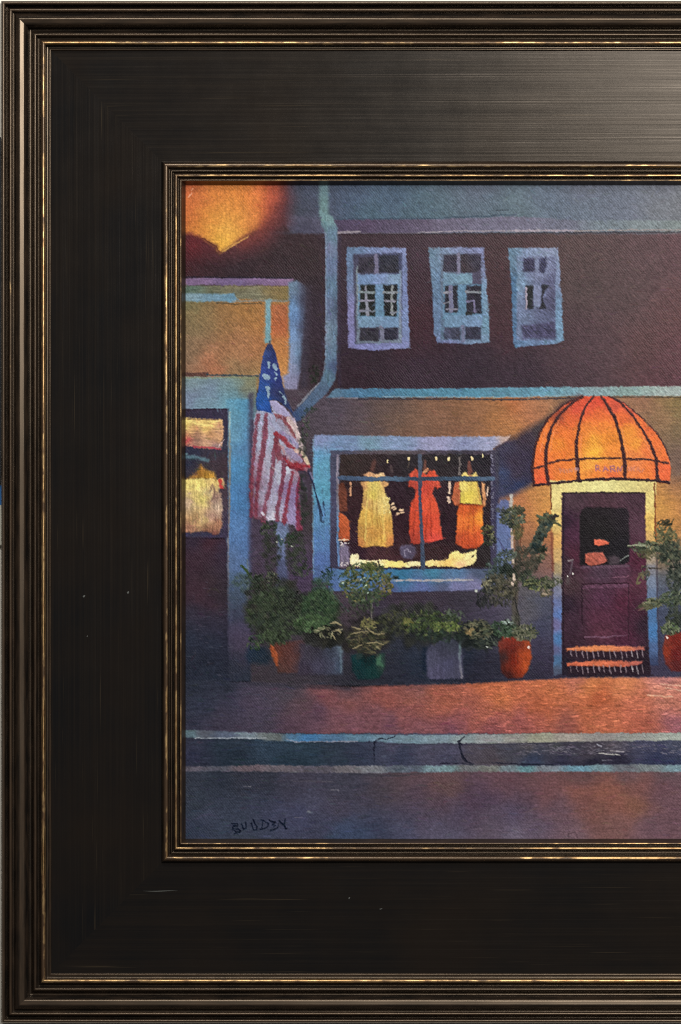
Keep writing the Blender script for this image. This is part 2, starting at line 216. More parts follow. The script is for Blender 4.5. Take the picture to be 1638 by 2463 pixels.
def paint2():
    l_shop = lab('painted_shop_window', 'lit shop window with blue frame and string of lights'); l_annex = 5; l_awin = 6; l_wall = 7
    l_side = 1
    # ---- ground floor of the left building ------------------------------------
    rect(430, 906, 616, 1010, [(450, 915, (124, 146, 138)), (480, 920, (122, 148, 146)), (560, 915, (124, 142, 122)), (600, 920, (140, 134, 96)), (620, 930, (134, 124, 92)), (590, 940, (146, 124, 86)), (470, 940, (122, 128, 166)), (520, 940, (124, 134, 168)),
        (550, 930, (112, 142, 154)), (560, 960, (100, 150, 172)), (460, 960, (124, 132, 166)), (480, 970, (118, 154, 166)), (540, 972, (112, 168, 186)), (590, 965, (84, 124, 152)), (575, 990, (86, 158, 192))], soft=2, L=l_annex, tex='h', ta=.09, h=.4)
    line([(430, 900), (480, 902), (498, 900)], 9, (84, 60, 58), a=.8); line([(498, 901), (560, 903), (622, 905)], 4, (62, 76, 84), a=.9); line([(446, 909), (560, 908), (620, 910)], 3, (136, 144, 110), a=.6)
    rect(544, 960, 604, 1640, [(552, 990, (110, 156, 172)), (575, 980, (96, 164, 196)), (596, 985, (72, 124, 160)), (560, 1050, (124, 170, 190)), (580, 1050, (82, 142, 184)), (598, 1060, (78, 108, 152)), (575, 1130, (80, 142, 186)), (575, 1200, (76, 132, 182)), (598, 1200, (70, 104, 150)),
        (565, 1280, (92, 134, 186)), (580, 1320, (86, 122, 176)), (560, 1345, (92, 112, 146)), (590, 1360, (92, 118, 162)), (575, 1400, (78, 96, 116)), (575, 1440, (70, 82, 100)), (575, 1480, (64, 70, 88)), (580, 1520, (82, 72, 96)), (590, 1550, (84, 72, 92)), (575, 1590, (62, 60, 76)), (590, 1625, (46, 54, 66)), (560, 1600, (50, 56, 68))], soft=3, L=l_annex, tex='v', ta=.08, h=.3)
    line([(552, 992), (553, 1100), (552, 1200), (549, 1290), (548, 1350), (550, 1480)], 4, [(552, 1000, (176, 196, 190)), (552, 1080, (146, 130, 110)), (553, 1200, (150, 132, 112)), (549, 1260, (146, 118, 104)), (549, 1300, (140, 130, 124)), (549, 1340, (132, 128, 140)), (549, 1450, (78, 84, 98))], a=.85, soft=2)
    line([(595, 1345), (596, 1400), (598, 1480)], 3, (124, 134, 120), a=.5, soft=2); line([(604, 950), (604, 1300), (606, 1560)], 12, (74, 66, 88), a=.75, soft=5)
    rect(430, 984, 549, 1295, [(450, 994, (62, 52, 68)), (500, 992, (64, 56, 78)), (542, 1000, (64, 58, 78)), (545, 1060, (60, 62, 82)), (545, 1120, (74, 58, 64)), (545, 1200, (80, 66, 76)), (540, 1270, (66, 60, 84)), (460, 1090, (50, 56, 80)), (520, 1110, (76, 66, 76)), (500, 1130, (70, 60, 62))], soft=2, L=l_awin, tex='v', ta=.08, wob=.7)
    line([(430, 986), (520, 984), (546, 986)], 3, (54, 44, 60)); 
    poly([(430, 1005), (534, 1009), (539, 1030), (537, 1060), (532, 1081), (490, 1078), (430, 1070)], [(452, 1020, (232, 208, 118)), (490, 1016, (230, 200, 120)), (520, 1012, (228, 192, 126)), (500, 1028, (222, 184, 108)), (460, 1035, (214, 170, 112)), (530, 1030, (204, 160, 120)), (470, 1046, (160, 118, 96)), (510, 1045, (178, 132, 94)), (530, 1055, (206, 158, 118)),
        (500, 1062, (212, 166, 134)), (470, 1060, (150, 118, 104)), (462, 1072, (182, 128, 112)), (520, 1075, (150, 122, 124)), (450, 1060, (190, 96, 86))], soft=1.5, L=l_awin, tex='h', ta=.22, h=1., wob=1.6, sf=7)
    line([(446, 1066), (456, 1056)], 5, (196, 92, 92), h=1); line([(466, 1074), (500, 1076), (530, 1081)], 4, (176, 70, 84), a=.85, h=1); line([(452, 1008), (500, 1009), (525, 1010)], 2, (120, 90, 70), a=.7)
    for p in ((478, 1019, 16), (500, 1023, 18), (462, 1014, 12), (510, 1014, 12)): dab(p[0], p[1], p[2], 3, .05, np.array((244, 218, 132)) / 255., .8, None, 1)
    for p in ((533, 1064), (538, 1058), (528, 1072)): dab(p[0], p[1], 4, 1.6, -.8, np.array((214, 190, 190)) / 255., .8, None, 1)
    line([(430, 1098), (470, 1100), (500, 1108)], 8, (98, 134, 146), a=.75, soft=2.5, h=.8); line([(430, 1092), (450, 1092)], 4, (120, 160, 166), a=.6)
    poly([(450, 1150), (470, 1140), (482, 1118), (496, 1130), (514, 1138), (520, 1150), (446, 1154)], [(460, 1146, (112, 84, 50)), (484, 1128, (166, 112, 50)), (500, 1146, (218, 170, 54)), (480, 1148, (170, 122, 50))], soft=4, L=l_awin, tex='v', ta=.3, h=.8, wob=2)
    poly([(430, 1154), (470, 1152), (536, 1150), (541, 1166), (528, 1176), (534, 1210), (536, 1262), (526, 1286), (512, 1288), (500, 1278), (446, 1280), (430, 1280)], [(452, 1160, (224, 204, 120)), (480, 1158, (226, 206, 118)), (510, 1158, (222, 192, 120)), (470, 1200, (212, 190, 116)), (486, 1200, (222, 206, 116)), (452, 1210, (196, 168, 142)), (500, 1190, (214, 190, 136)),
        (516, 1200, (150, 118, 112)), (524, 1220, (206, 180, 156)), (470, 1250, (186, 150, 104)), (490, 1250, (206, 178, 122)), (455, 1270, (176, 128, 104)), (510, 1240, (170, 134, 118)), (525, 1262, (186, 134, 104)), (505, 1270, (150, 110, 84)), (510, 1285, (120, 76, 70))], soft=2, L=l_awin, tex='v', ta=.24, h=1., wob=1.8, sf=7)
    line([(530, 1156), (533, 1172)], 9, (192, 74, 66), L=l_awin, h=1.); line([(505, 1180), (512, 1165), (518, 1185), (508, 1205)], 5, (120, 92, 84), a=.6)
    line([(430, 1288), (470, 1286), (506, 1286)], 8, (60, 60, 82), a=.8, soft=3)
    poly([(430, 1292), (546, 1296), (550, 1640), (430, 1640)], [(455, 1300, (60, 52, 68)), (520, 1310, (76, 44, 50)), (460, 1340, (70, 50, 60)), (540, 1320, (62, 58, 80)), (530, 1380, (60, 52, 66)), (470, 1430, (76, 52, 62)), (500, 1400, (66, 54, 58)), (510, 1440, (72, 52, 64)), (530, 1420, (58, 56, 62)), (460, 1480, (60, 58, 72)), (520, 1500, (58, 56, 72)), (450, 1530, (52, 60, 76)),
        (500, 1540, (52, 58, 74)), (540, 1560, (48, 50, 64)), (470, 1600, (46, 50, 62)), (500, 1630, (50, 56, 70))], soft=3, L=l_annex, tex='h', ta=.1)
    for k in range(26): x = SEED.uniform(450, 560); y = SEED.uniform(1400, 1630); dab(x, y, SEED.uniform(4, 9), 1.2, .1, np.array((92, 88, 104)) / 255., .4, None, .7)
    # ---- three upper windows ------------------------------------------------------
    for k, (O, T) in enumerate(((0, 'leftmost'), (1, 'middle'), (2, 'rightmost'))):
        L = lab('painted_upper_window', '%s of the three small upper windows' % T)
        if k == 0:
            poly([(834, 594), (976, 596), (979, 640), (983, 760), (986, 838), (900, 843), (838, 838), (834, 700)], [(850, 600, (98, 124, 154)), (900, 600, (116, 130, 168)), (960, 600, (130, 140, 180)), (972, 640, (112, 122, 158)), (975, 700, (116, 130, 174)), (975, 780, (118, 138, 178)), (838, 650, (100, 120, 150)), (840, 750, (130, 126, 170)), (842, 820, (126, 124, 170)), (880, 832, (120, 124, 174)), (950, 835, (126, 130, 174))], L=L, tex='d', ta=.16, h=.5, soft=1.5, wob=1.3)
            poly([(849, 612), (966, 608), (968, 700), (966, 824), (854, 826)], [(856, 640, (74, 72, 94)), (853, 760, (72, 68, 90)), (960, 640, (72, 76, 104)), (860, 700, (82, 84, 104)), (860, 810, (76, 74, 96))], soft=2, tex='d', ta=.12)
            poly([(857, 640), (864, 640), (866, 815), (958, 815), (958, 650), (966, 650), (966, 825), (858, 825)], [(861, 700, (126, 138, 140)), (861, 780, (116, 130, 146)), (962, 700, (136, 152, 176))], soft=1.5, a=.85, tex='d', ta=.15, h=.5)
            rect(862, 618, 900, 656, [(870, 640, (60, 56, 68))], tex='d', ta=.3); rect(912, 614, 958, 656, [(930, 630, (56, 58, 74)), (940, 650, (54, 52, 60))], tex='d', ta=.3); line([(905, 614), (906, 658)], 9, (116, 112, 138), tex='d')
            rect(860, 659, 962, 684, [(880, 670, (106, 134, 170)), (920, 670, (124, 140, 184)), (950, 665, (122, 150, 170))], tex='d', ta=.12, h=.6)
            rect(862, 684, 960, 766, [(912, 700, (112, 142, 176)), (912, 740, (98, 136, 162))], tex='d', h=.4); rect(866, 685, 902, 760, (42, 46, 46), tex='d', ta=.2); rect(923, 685, 955, 760, (40, 42, 46), tex='d', ta=.2)
            line([(879, 688), (881, 720), (884, 758)], [5, 7, 9], (134, 136, 150), h=.8); line([(866, 702), (900, 703)], 6, (130, 142, 148), h=.8); line([(866, 724), (898, 722)], 5, (138, 136, 154)); line([(866, 748), (900, 748)], 5, (120, 124, 140))
            line([(943, 688), (942, 730), (944, 756)], 6, (132, 138, 140), h=.8); line([(923, 704), (955, 703)], 6, (136, 142, 150), h=.8); line([(925, 724), (950, 725)], 5, (134, 134, 148)); line([(940, 752), (955, 750)], 5, (120, 124, 136))
            rect(862, 762, 960, 788, [(880, 775, (116, 146, 172)), (940, 775, (110, 138, 170))], tex='d', h=.6); rect(866, 790, 911, 820, (56, 54, 64), tex='d', ta=.3); rect(924, 789, 955, 818, (52, 52, 68), tex='d', ta=.3); line([(918, 787), (920, 820)], 9, (116, 118, 140))
        elif k == 1:
            poly([(1031, 596), (1163, 595), (1168, 640), (1175, 740), (1178, 824), (1120, 828), (1052, 826), (1044, 800), (1040, 700)], [(1040, 610, (110, 140, 160)), (1070, 602, (124, 140, 168)), (1140, 600, (130, 134, 174)), (1162, 640, (112, 116, 146)), (1168, 720, (114, 146, 172)), (1170, 790, (104, 142, 162)), (1043, 680, (114, 142, 168)), (1046, 780, (116, 136, 168)), (1054, 690, (78, 102, 132)), (1055, 780, (82, 110, 140)), (1080, 824, (122, 124, 168)), (1150, 824, (118, 138, 166))], L=L, tex='d', ta=.2, h=.5, soft=1.5, wob=1.3)
            rect(1060, 610, 1158, 818, [(1066, 650, (104, 120, 140)), (1066, 780, (92, 112, 136)), (1150, 660, (80, 74, 96))], tex='d', ta=.16); poly([(1068, 612), (1100, 614), (1100, 654), (1066, 654)], (62, 58, 72), tex='d', ta=.3); poly([(1108, 612), (1156, 614), (1156, 650), (1140, 656), (1108, 654)], [(1120, 640, (66, 56, 60)), (1150, 625, (62, 60, 78))], tex='d', ta=.3)
            line([(1103, 612), (1104, 656)], 7, (124, 122, 146)); rect(1066, 657, 1136, 684, [(1090, 665, (112, 140, 164)), (1120, 672, (116, 150, 168))], tex='d', ta=.16, h=.6); rect(1066, 684, 1160, 768, [(1110, 720, (98, 134, 162))], tex='d', ta=.14, h=.4)
            rect(1070, 687, 1101, 752, (48, 48, 58), tex='d', ta=.25); rect(1122, 687, 1158, 754, (50, 48, 60), tex='d', ta=.25); line([(1084, 690), (1085, 748)], 10, (116, 118, 146)); line([(1068, 704), (1082, 703)], 6, (140, 140, 152)); line([(1068, 728), (1082, 727)], 4, (124, 126, 140)); line([(1074, 744), (1100, 744)], 4, (130, 130, 146))
            line([(1122, 702), (1156, 702)], 6, (132, 138, 146), h=.8); line([(1122, 725), (1140, 723), (1143, 750)], 5, (116, 112, 142)); poly([(1120, 750), (1138, 750), (1134, 762), (1122, 760)], (44, 46, 48))
            rect(1068, 758, 1158, 786, [(1090, 775, (106, 138, 164)), (1140, 770, (116, 142, 176))], tex='d', ta=.14, h=.6); rect(1068, 788, 1107, 816, [(1080, 800, (84, 90, 116)), (1100, 795, (62, 62, 78))], tex='d', ta=.3); rect(1119, 786, 1156, 816, (60, 60, 78), tex='d', ta=.35); line([(1113, 786), (1114, 818)], 9, (112, 118, 146))
        else:
            poly([(1223, 596), (1342, 596), (1346, 640), (1352, 740), (1356, 818), (1340, 826), (1240, 836), (1234, 820), (1230, 700)], [(1232, 620, (92, 124, 144)), (1236, 700, (70, 104, 136)), (1240, 800, (72, 106, 140)), (1270, 606, (130, 142, 172)), (1330, 604, (136, 146, 172)), (1342, 680, (124, 134, 166)), (1345, 740, (110, 142, 172)), (1346, 800, (112, 148, 172)), (1270, 826, (110, 140, 172)), (1320, 822, (110, 138, 168)), (1290, 820, (108, 116, 156))], L=L, tex='d', ta=.22, h=.5, soft=1.5, wob=1.3)
            rect(1243, 616, 1336, 818, [(1246, 680, (116, 142, 168)), (1252, 780, (110, 124, 154)), (1290, 700, (116, 126, 158)), (1320, 680, (92, 94, 124)), (1325, 720, (84, 84, 112)), (1320, 770, (94, 100, 130)), (1300, 660, (122, 130, 160))], tex='d', ta=.22, sf=10)
            rect(1259, 622, 1286, 654, (62, 60, 84), tex='d', ta=.4, soft=2.5); poly([(1297, 622), (1312, 620), (1316, 640), (1310, 656), (1298, 654)], (60, 60, 86), tex='d', ta=.4, soft=2.5); line([(1291, 618), (1292, 655)], 6, (118, 126, 154))
            rect(1264, 687, 1282, 742, (44, 46, 50), tex='d', ta=.2); line([(1265, 692), (1266, 742)], 4, (160, 150, 166), h=.8); poly([(1302, 686), (1320, 686), (1310, 700), (1306, 716), (1310, 730), (1314, 742), (1296, 744), (1302, 728)], (46, 46, 56), tex='d'); rect(1284, 688, 1300, 738, (124, 132, 162), tex='d', ta=.14, h=.6)
            poly([(1254, 782), (1334, 776), (1336, 812), (1258, 814)], (70, 66, 94), tex='d', ta=.5, soft=3, a=.85)
    # ---- shop window ------------------------------------------------------------
    poly([(753, 1056), (758, 1046), (1000, 1050), (1218, 1050), (1228, 1046), (1222, 1058), (1186, 1078), (1190, 1400), (1196, 1404), (1180, 1422), (1000, 1424), (900, 1424), (790, 1422), (790, 1400), (753, 1400)],
        [(770, 1060, (128, 140, 178)), (850, 1070, (116, 136, 172)), (880, 1062, (120, 152, 172)), (950, 1072, (128, 148, 180)), (1050, 1065, (152, 152, 186)), (1120, 1072, (138, 146, 180)), (1180, 1062, (152, 158, 190)), (1215, 1052, (186, 160, 150)), (763, 1100, (100, 158, 196)), (780, 1120, (96, 156, 184)), (774, 1180, (92, 158, 184)), (774, 1240, (92, 140, 180)),
         (774, 1300, (88, 128, 176)), (774, 1350, (86, 114, 170)), (770, 1385, (82, 104, 148)), (830, 1378, (82, 118, 156)), (900, 1378, (70, 112, 152)), (960, 1380, (56, 118, 152)), (1040, 1380, (66, 130, 158)), (1100, 1380, (84, 124, 160)), (1150, 1378, (76, 88, 112)), (820, 1412, (84, 108, 158)), (930, 1412, (90, 98, 146)), (1020, 1412, (96, 108, 158)), (1100, 1408, (126, 124, 166)), (1140, 1404, (132, 128, 166)), (1060, 1420, (84, 88, 116))],
        L=l_shop, tex='h', ta=.08, h=.5, soft=1.6, sf=12)
    line([(800, 1424), (900, 1424), (1000, 1425), (1150, 1421)], 4, (64, 58, 72), a=.6)
    line([(950, 1396), (1050, 1396), (1135, 1395)], 4.5, (166, 164, 170), h=.9, wob=1.2); line([(820, 1397), (950, 1397)], 4, (120, 140, 166), a=.7)
    line([(753, 1058), (752, 1200), (754, 1380)], 3, (140, 176, 190), a=.5); line([(750, 1060), (750, 1300)], 4, (66, 58, 74), a=.5)
    rect(794, 1083, 1192, 1368, [(800, 1095, (80, 82, 104)), (800, 1200, (78, 78, 104)), (803, 1350, (66, 62, 84)), (950, 1088, (96, 86, 92)), (1100, 1086, (72, 66, 78)), (1188, 1200, (66, 62, 88))], soft=1.6, L=l_shop, tex='h')
    line([(812, 1096), (812, 1200), (814, 1360)], 6, [(812, 1110, (136, 128, 144)), (814, 1200, (140, 130, 140)), (814, 1260, (92, 130, 170)), (814, 1340, (96, 130, 176))], tex='v', ta=.3, h=.7)
    rect(817, 1092, 1180, 1366, [(840, 1110, (64, 54, 52)), (850, 1125, (58, 48, 48)), (1000, 1110, (52, 48, 52)), (1080, 1120, (50, 46, 48)), (1160, 1120, (46, 42, 50)), (860, 1180, (60, 40, 44)), (950, 1190, (56, 40, 50)), (950, 1260, (56, 36, 44)), (1070, 1200, (58, 40, 48)), (1080, 1260, (50, 34, 44)), (1075, 1300, (50, 34, 42)), (860, 1330, (56, 38, 50)), (920, 1335, (86, 56, 60)),
        (1050, 1330, (70, 50, 52)), (1080, 1318, (64, 42, 44)), (1170, 1240, (52, 40, 46)), (1160, 1330, (50, 46, 48))], soft=1.6, L=l_shop, tex='d', ta=.2, h=.1)
    for k in range(70): dab(SEED.uniform(1181, 1187), SEED.uniform(1086, 1330), 2.6, 1.4, SEED.uniform(0, 3), np.array((128, 126, 146)) / 255., .7, None, .9)
    for k in range(60): dab(SEED.uniform(815, 1180), SEED.uniform(1084, 1094), 4, 1.4, SEED.uniform(-.5, .5), np.array((96, 86, 96)) / 255., .6, None, .6)
    for (x, y) in ((983, 1103), (1049, 1103), (1079, 1104), (1136, 1103), (1161, 1096), (933, 1110)):
        dab(x, y, 5.5, 3.4 if x != 933 and x != 1161 else 1.6, 1.5, np.array((238, 212, 158)) / 255., .95, None, 1)
    line([(1104, 1100), (1107, 1118), (1104, 1140)], 4, (150, 140, 136), a=.7, wob=2); line([(940, 1122), (944, 1134)], 6, (96, 80, 82), a=.7); line([(984, 1112), (982, 1124)], 3, (110, 96, 86), a=.7)
    # objects in the window
    poly([(815, 1232), (826, 1236), (840, 1252), (842, 1296), (834, 1302), (816, 1296)], [(830, 1260, (196, 98, 52)), (822, 1290, (176, 82, 44))], L=l_shop, h=.7, tex='d', ta=.15); poly([(814, 1166), (826, 1160), (834, 1180), (836, 1230), (816, 1230)], (124, 70, 52), a=.8, tex='d', ta=.3); line([(816, 1299), (838, 1298)], 3, (236, 200, 170), h=1)
    line([(843, 1162), (843, 1190)], 6, (196, 146, 112), h=.8, wob=1.2)
    L = lab('painted_dress', 'pale yellow long dress at left of the shop window')
    line([(900, 1112), (896, 1130)], 10, (104, 70, 64), a=.8, soft=3); poly([(876, 1142), (888, 1134), (904, 1140), (924, 1138), (928, 1148), (880, 1150)], [(890, 1142, (206, 150, 110)), (920, 1142, (230, 200, 150))], L=L, tex='d', ta=.2, h=.8)
    poly([(867, 1160), (900, 1156), (937, 1160), (934, 1168), (924, 1172), (928, 1186), (935, 1200), (938, 1222), (943, 1240), (945, 1270), (947, 1312), (930, 1316), (905, 1312), (880, 1317), (862, 1314), (860, 1276), (861, 1252), (870, 1228), (872, 1200), (874, 1180)],
        [(872, 1168, (204, 150, 100)), (900, 1170, (226, 206, 108)), (895, 1190, (222, 202, 92)), (882, 1205, (190, 148, 92)), (925, 1200, (220, 196, 116)), (915, 1220, (224, 196, 116)), (880, 1240, (214, 172, 78)), (905, 1250, (216, 178, 84)), (900, 1285, (206, 150, 70)), (870, 1280, (196, 150, 74)), (935, 1270, (212, 160, 74)), (940, 1300, (206, 132, 72)), (920, 1300, (220, 180, 80)), (866, 1308, (206, 134, 74)), (885, 1305, (206, 164, 80)), (932, 1164, (206, 156, 104))],
        L=L, tex='v', ta=.14, h=.9, wob=1.6, sf=8)
    for (a, b) in (((896, 1190), (894, 1300)), ((912, 1240), (918, 1308)), ((882, 1230), (874, 1300)), ((906, 1200), (907, 1270))): line([a, b], [1.5, 3], (166, 116, 50), a=.5, wob=.8)
    line([(886, 1180), (880, 1250), (878, 1300)], 4, (236, 214, 116), a=.6, h=1.); line([(918, 1220), (926, 1300)], 4, (236, 204, 106), a=.6, h=1.)
    for k in range(30): dab(SEED.uniform(922, 938), SEED.uniform(1195, 1235), 2.2, 1.2, SEED.uniform(0, 3), np.array((240, 224, 150)) / 255., .8, None, 1)
    for (x, y) in ((944, 1212), (950, 1224), (966, 1226), (958, 1235), (946, 1220), (968, 1232)): dab(x, y, 6, 2.8, SEED.uniform(-.6, .6), np.array((230, 196, 158)) / 255., .9, None, 1)
    L = lab('painted_dress', 'red dress behind the middle window bar')
    line([(1022, 1108), (1022, 1128)], [5, 10], (116, 76, 66), a=.9, soft=2); line([(1020, 1136), (1028, 1130)], 7, (206, 140, 100), h=.8)
    poly([(985, 1142), (998, 1126), (1012, 1134), (1026, 1142), (1032, 1132), (1044, 1132), (1053, 1146), (1060, 1172), (1050, 1176), (1044, 1170), (1040, 1186), (1048, 1204), (1056, 1228), (1060, 1262), (1065, 1296), (1040, 1304), (1020, 1308), (988, 1306), (984, 1276), (984, 1244), (988, 1212), (998, 1190), (1000, 1176), (990, 1170), (982, 1172)],
        [(990, 1140, (206, 84, 58)), (1045, 1138, (222, 84, 50)), (1000, 1165, (180, 72, 58)), (1030, 1168, (214, 72, 52)), (1050, 1165, (206, 84, 60)), (1000, 1210, (206, 74, 44)), (1035, 1215, (228, 88, 50)), (990, 1260, (206, 76, 44)), (1030, 1260, (200, 70, 40)), (1050, 1260, (226, 84, 52)), (1040, 1298, (224, 78, 62)), (1000, 1295, (196, 72, 50)), (995, 1303, (150, 60, 48))], L=L, tex='v', ta=.16, h=.8, wob=1.6, sf=8)
    for (a, b) in (((1034, 1200), (1038, 1290)), ((998, 1230), (994, 1296)), ((1026, 1240), (1024, 1296))): line([a, b], [1.5, 3], (140, 44, 34), a=.5)
    L = lab('painted_dress', 'yellow jacket over orange skirt at right of the shop window')
    line([(1128, 1112), (1130, 1134)], [6, 12], (124, 76, 66), a=.9, soft=2)
    poly([(1110, 1144), (1118, 1134), (1124, 1142), (1136, 1142), (1144, 1136), (1150, 1146), (1148, 1150), (1112, 1150)], (232, 206, 120), L=L, h=.9); line([(1126, 1140), (1134, 1146)], 5, (160, 100, 70), a=.7)
    poly([(1094, 1160), (1108, 1158), (1108, 1200), (1104, 1218), (1092, 1214), (1087, 1200)], [(1098, 1175, (176, 92, 56)), (1096, 1205, (190, 106, 70))], L=L, tex='v', ta=.2, h=.7); poly([(1158, 1158), (1168, 1164), (1168, 1218), (1160, 1216)], [(1163, 1175, (214, 160, 110)), (1163, 1205, (196, 130, 84))], L=L, tex='v', ta=.2, h=.8)
    poly([(1104, 1212), (1160, 1212), (1162, 1240), (1162, 1290), (1163, 1306), (1146, 1318), (1120, 1320), (1096, 1308), (1096, 1290), (1100, 1260), (1100, 1236)], [(1115, 1222, (206, 92, 34)), (1135, 1220, (190, 84, 30)), (1112, 1260, (226, 116, 40)), (1135, 1260, (236, 124, 34)), (1152, 1245, (244, 154, 36)), (1150, 1290, (226, 96, 38)), (1120, 1300, (216, 88, 36)), (1100, 1300, (176, 76, 44)), (1130, 1316, (180, 70, 34))], L=L, tex='v', ta=.14, h=.8, wob=1.4, sf=8)
    line([(1104, 1214), (1160, 1214)], 4, (130, 56, 26), a=.7)
    poly([(1105, 1158), (1148, 1158), (1154, 1180), (1158, 1208), (1158, 1213), (1130, 1212), (1106, 1210), (1108, 1180)], [(1115, 1170, (236, 214, 116)), (1130, 1190, (226, 204, 78)), (1145, 1175, (222, 196, 90)), (1120, 1206, (222, 200, 80)), (1150, 1204, (222, 190, 90))], L=L, tex='v', ta=.1, h=1., sf=8)
    line([(1124, 1162), (1130, 1168), (1138, 1162)], 2, (160, 130, 60), a=.7); line([(1148, 1165), (1154, 1205)], 2.5, (170, 110, 60), a=.6)
    for (a, b) in (((1118, 1230), (1112, 1308)), ((1138, 1226), (1142, 1300)), ((1128, 1240), (1126, 1300))): line([a, b], [1.5, 3], (176, 66, 26), a=.6)
    for (x0, y0, x1, y1, w) in ((1082, 1160, 1080, 1184, 6), (1079, 1196, 1081, 1208, 6), (1173, 1172, 1172, 1190, 4)): line([(x0, y0), (x1, y1)], w, (214, 186, 164), h=.9, wob=1.4)
    poly([(962, 1314), (972, 1310), (990, 1311), (998, 1318), (1000, 1332), (992, 1344), (972, 1344), (962, 1332)], [(975, 1325, (110, 104, 132)), (985, 1330, (94, 86, 110)), (995, 1325, (76, 66, 84))], L=l_shop, soft=2.5, h=.6); line([(974, 1336), (972, 1324), (980, 1320), (988, 1328)], 2, (176, 168, 190), a=.8, h=1)
    poly([(817, 1312), (828, 1306), (840, 1316), (842, 1350), (832, 1364), (816, 1364)], [(826, 1330, (128, 118, 146)), (832, 1345, (100, 88, 116)), (824, 1360, (160, 150, 160))], L=l_shop, soft=2.5, h=.6, tex='v', ta=.2)
    for k in range(24): dab(SEED.uniform(818, 842), SEED.choice((SEED.uniform(1304, 1314), SEED.uniform(1352, 1362))), 3, 1.3, SEED.uniform(0, 3), np.array((206, 196, 196)) / 255., .8, None, 1)
    poly([(842, 1340), (845, 1334), (854, 1332), (862, 1336), (863, 1346), (880, 1348), (925, 1347), (960, 1350), (985, 1352), (1012, 1351), (1013, 1362), (960, 1364), (900, 1366), (862, 1364), (846, 1362), (842, 1350)], [(852, 1345, (250, 232, 184)), (900, 1356, (250, 228, 170)), (950, 1356, (248, 224, 130)), (1000, 1357, (250, 232, 176))], L=l_shop, soft=1.2, h=1.2, wob=2, tex=None, sf=8)
    poly([(1021, 1352), (1040, 1347), (1066, 1348), (1078, 1342), (1082, 1332), (1092, 1325), (1104, 1326), (1112, 1332), (1124, 1330), (1138, 1326), (1146, 1322), (1146, 1350), (1140, 1356), (1108, 1366), (1080, 1362), (1030, 1363), (1021, 1360)], [(1040, 1354, (250, 222, 146)), (1080, 1352, (248, 206, 116)), (1100, 1338, (250, 230, 140)), (1130, 1345, (250, 232, 160)), (1110, 1362, (246, 200, 150))], L=l_shop, soft=1.2, h=1.2, wob=2, tex=None, sf=8)
    for (x, y) in ((878, 1360), (884, 1362), (910, 1352), (914, 1360), (905, 1358), (1136, 1338)): dab(x, y, 5, 2.4, SEED.uniform(0, 3), np.array((70, 60, 56)) / 255., .8)
    line([(816, 1368), (960, 1368), (1180, 1366)], 3, (44, 40, 56), a=.8)
    line([(817, 1150), (900, 1152), (1000, 1152), (1100, 1151), (1186, 1151)], 10, [(850, 1150, (74, 92, 120)), (930, 1150, (86, 110, 134)), (1020, 1150, (60, 72, 90)), (1100, 1150, (64, 84, 106)), (1170, 1150, (84, 106, 132))], L=l_shop, tex='d', ta=.12, h=.5)
    line([(1010, 1096), (1010, 1200), (1014, 1280), (1018, 1366)], [9, 8, 8, 11], [(1010, 1110, (84, 94, 112)), (1012, 1200, (72, 74, 96)), (1014, 1280, (70, 82, 104)), (1016, 1350, (70, 84, 106))], L=l_shop, tex='d', ta=.14, h=.5)
    # lilac panel and pale pole right of the window
    poly([(1194, 1216), (1204, 1204), (1216, 1200), (1226, 1206), (1230, 1240), (1232, 1370), (1220, 1394), (1196, 1396), (1194, 1300)], [(1205, 1215, (100, 108, 150)), (1210, 1270, (108, 124, 172)), (1215, 1330, (104, 122, 170)), (1206, 1350, (90, 116, 150)), (1215, 1355, (116, 118, 164)), (1200, 1300, (96, 114, 154))], L=l_shop, soft=2.5, tex='v', h=.3)
    line([(1198, 1296), (1206, 1310), (1213, 1324)], 4, (66, 66, 104), a=.7, soft=2); line([(1230, 1192), (1229, 1230)], 7, (190, 184, 176), L=l_shop, h=.8); line([(1231, 1262), (1232, 1320), (1234, 1356)], 6, (196, 176, 166), L=l_shop, h=.8)
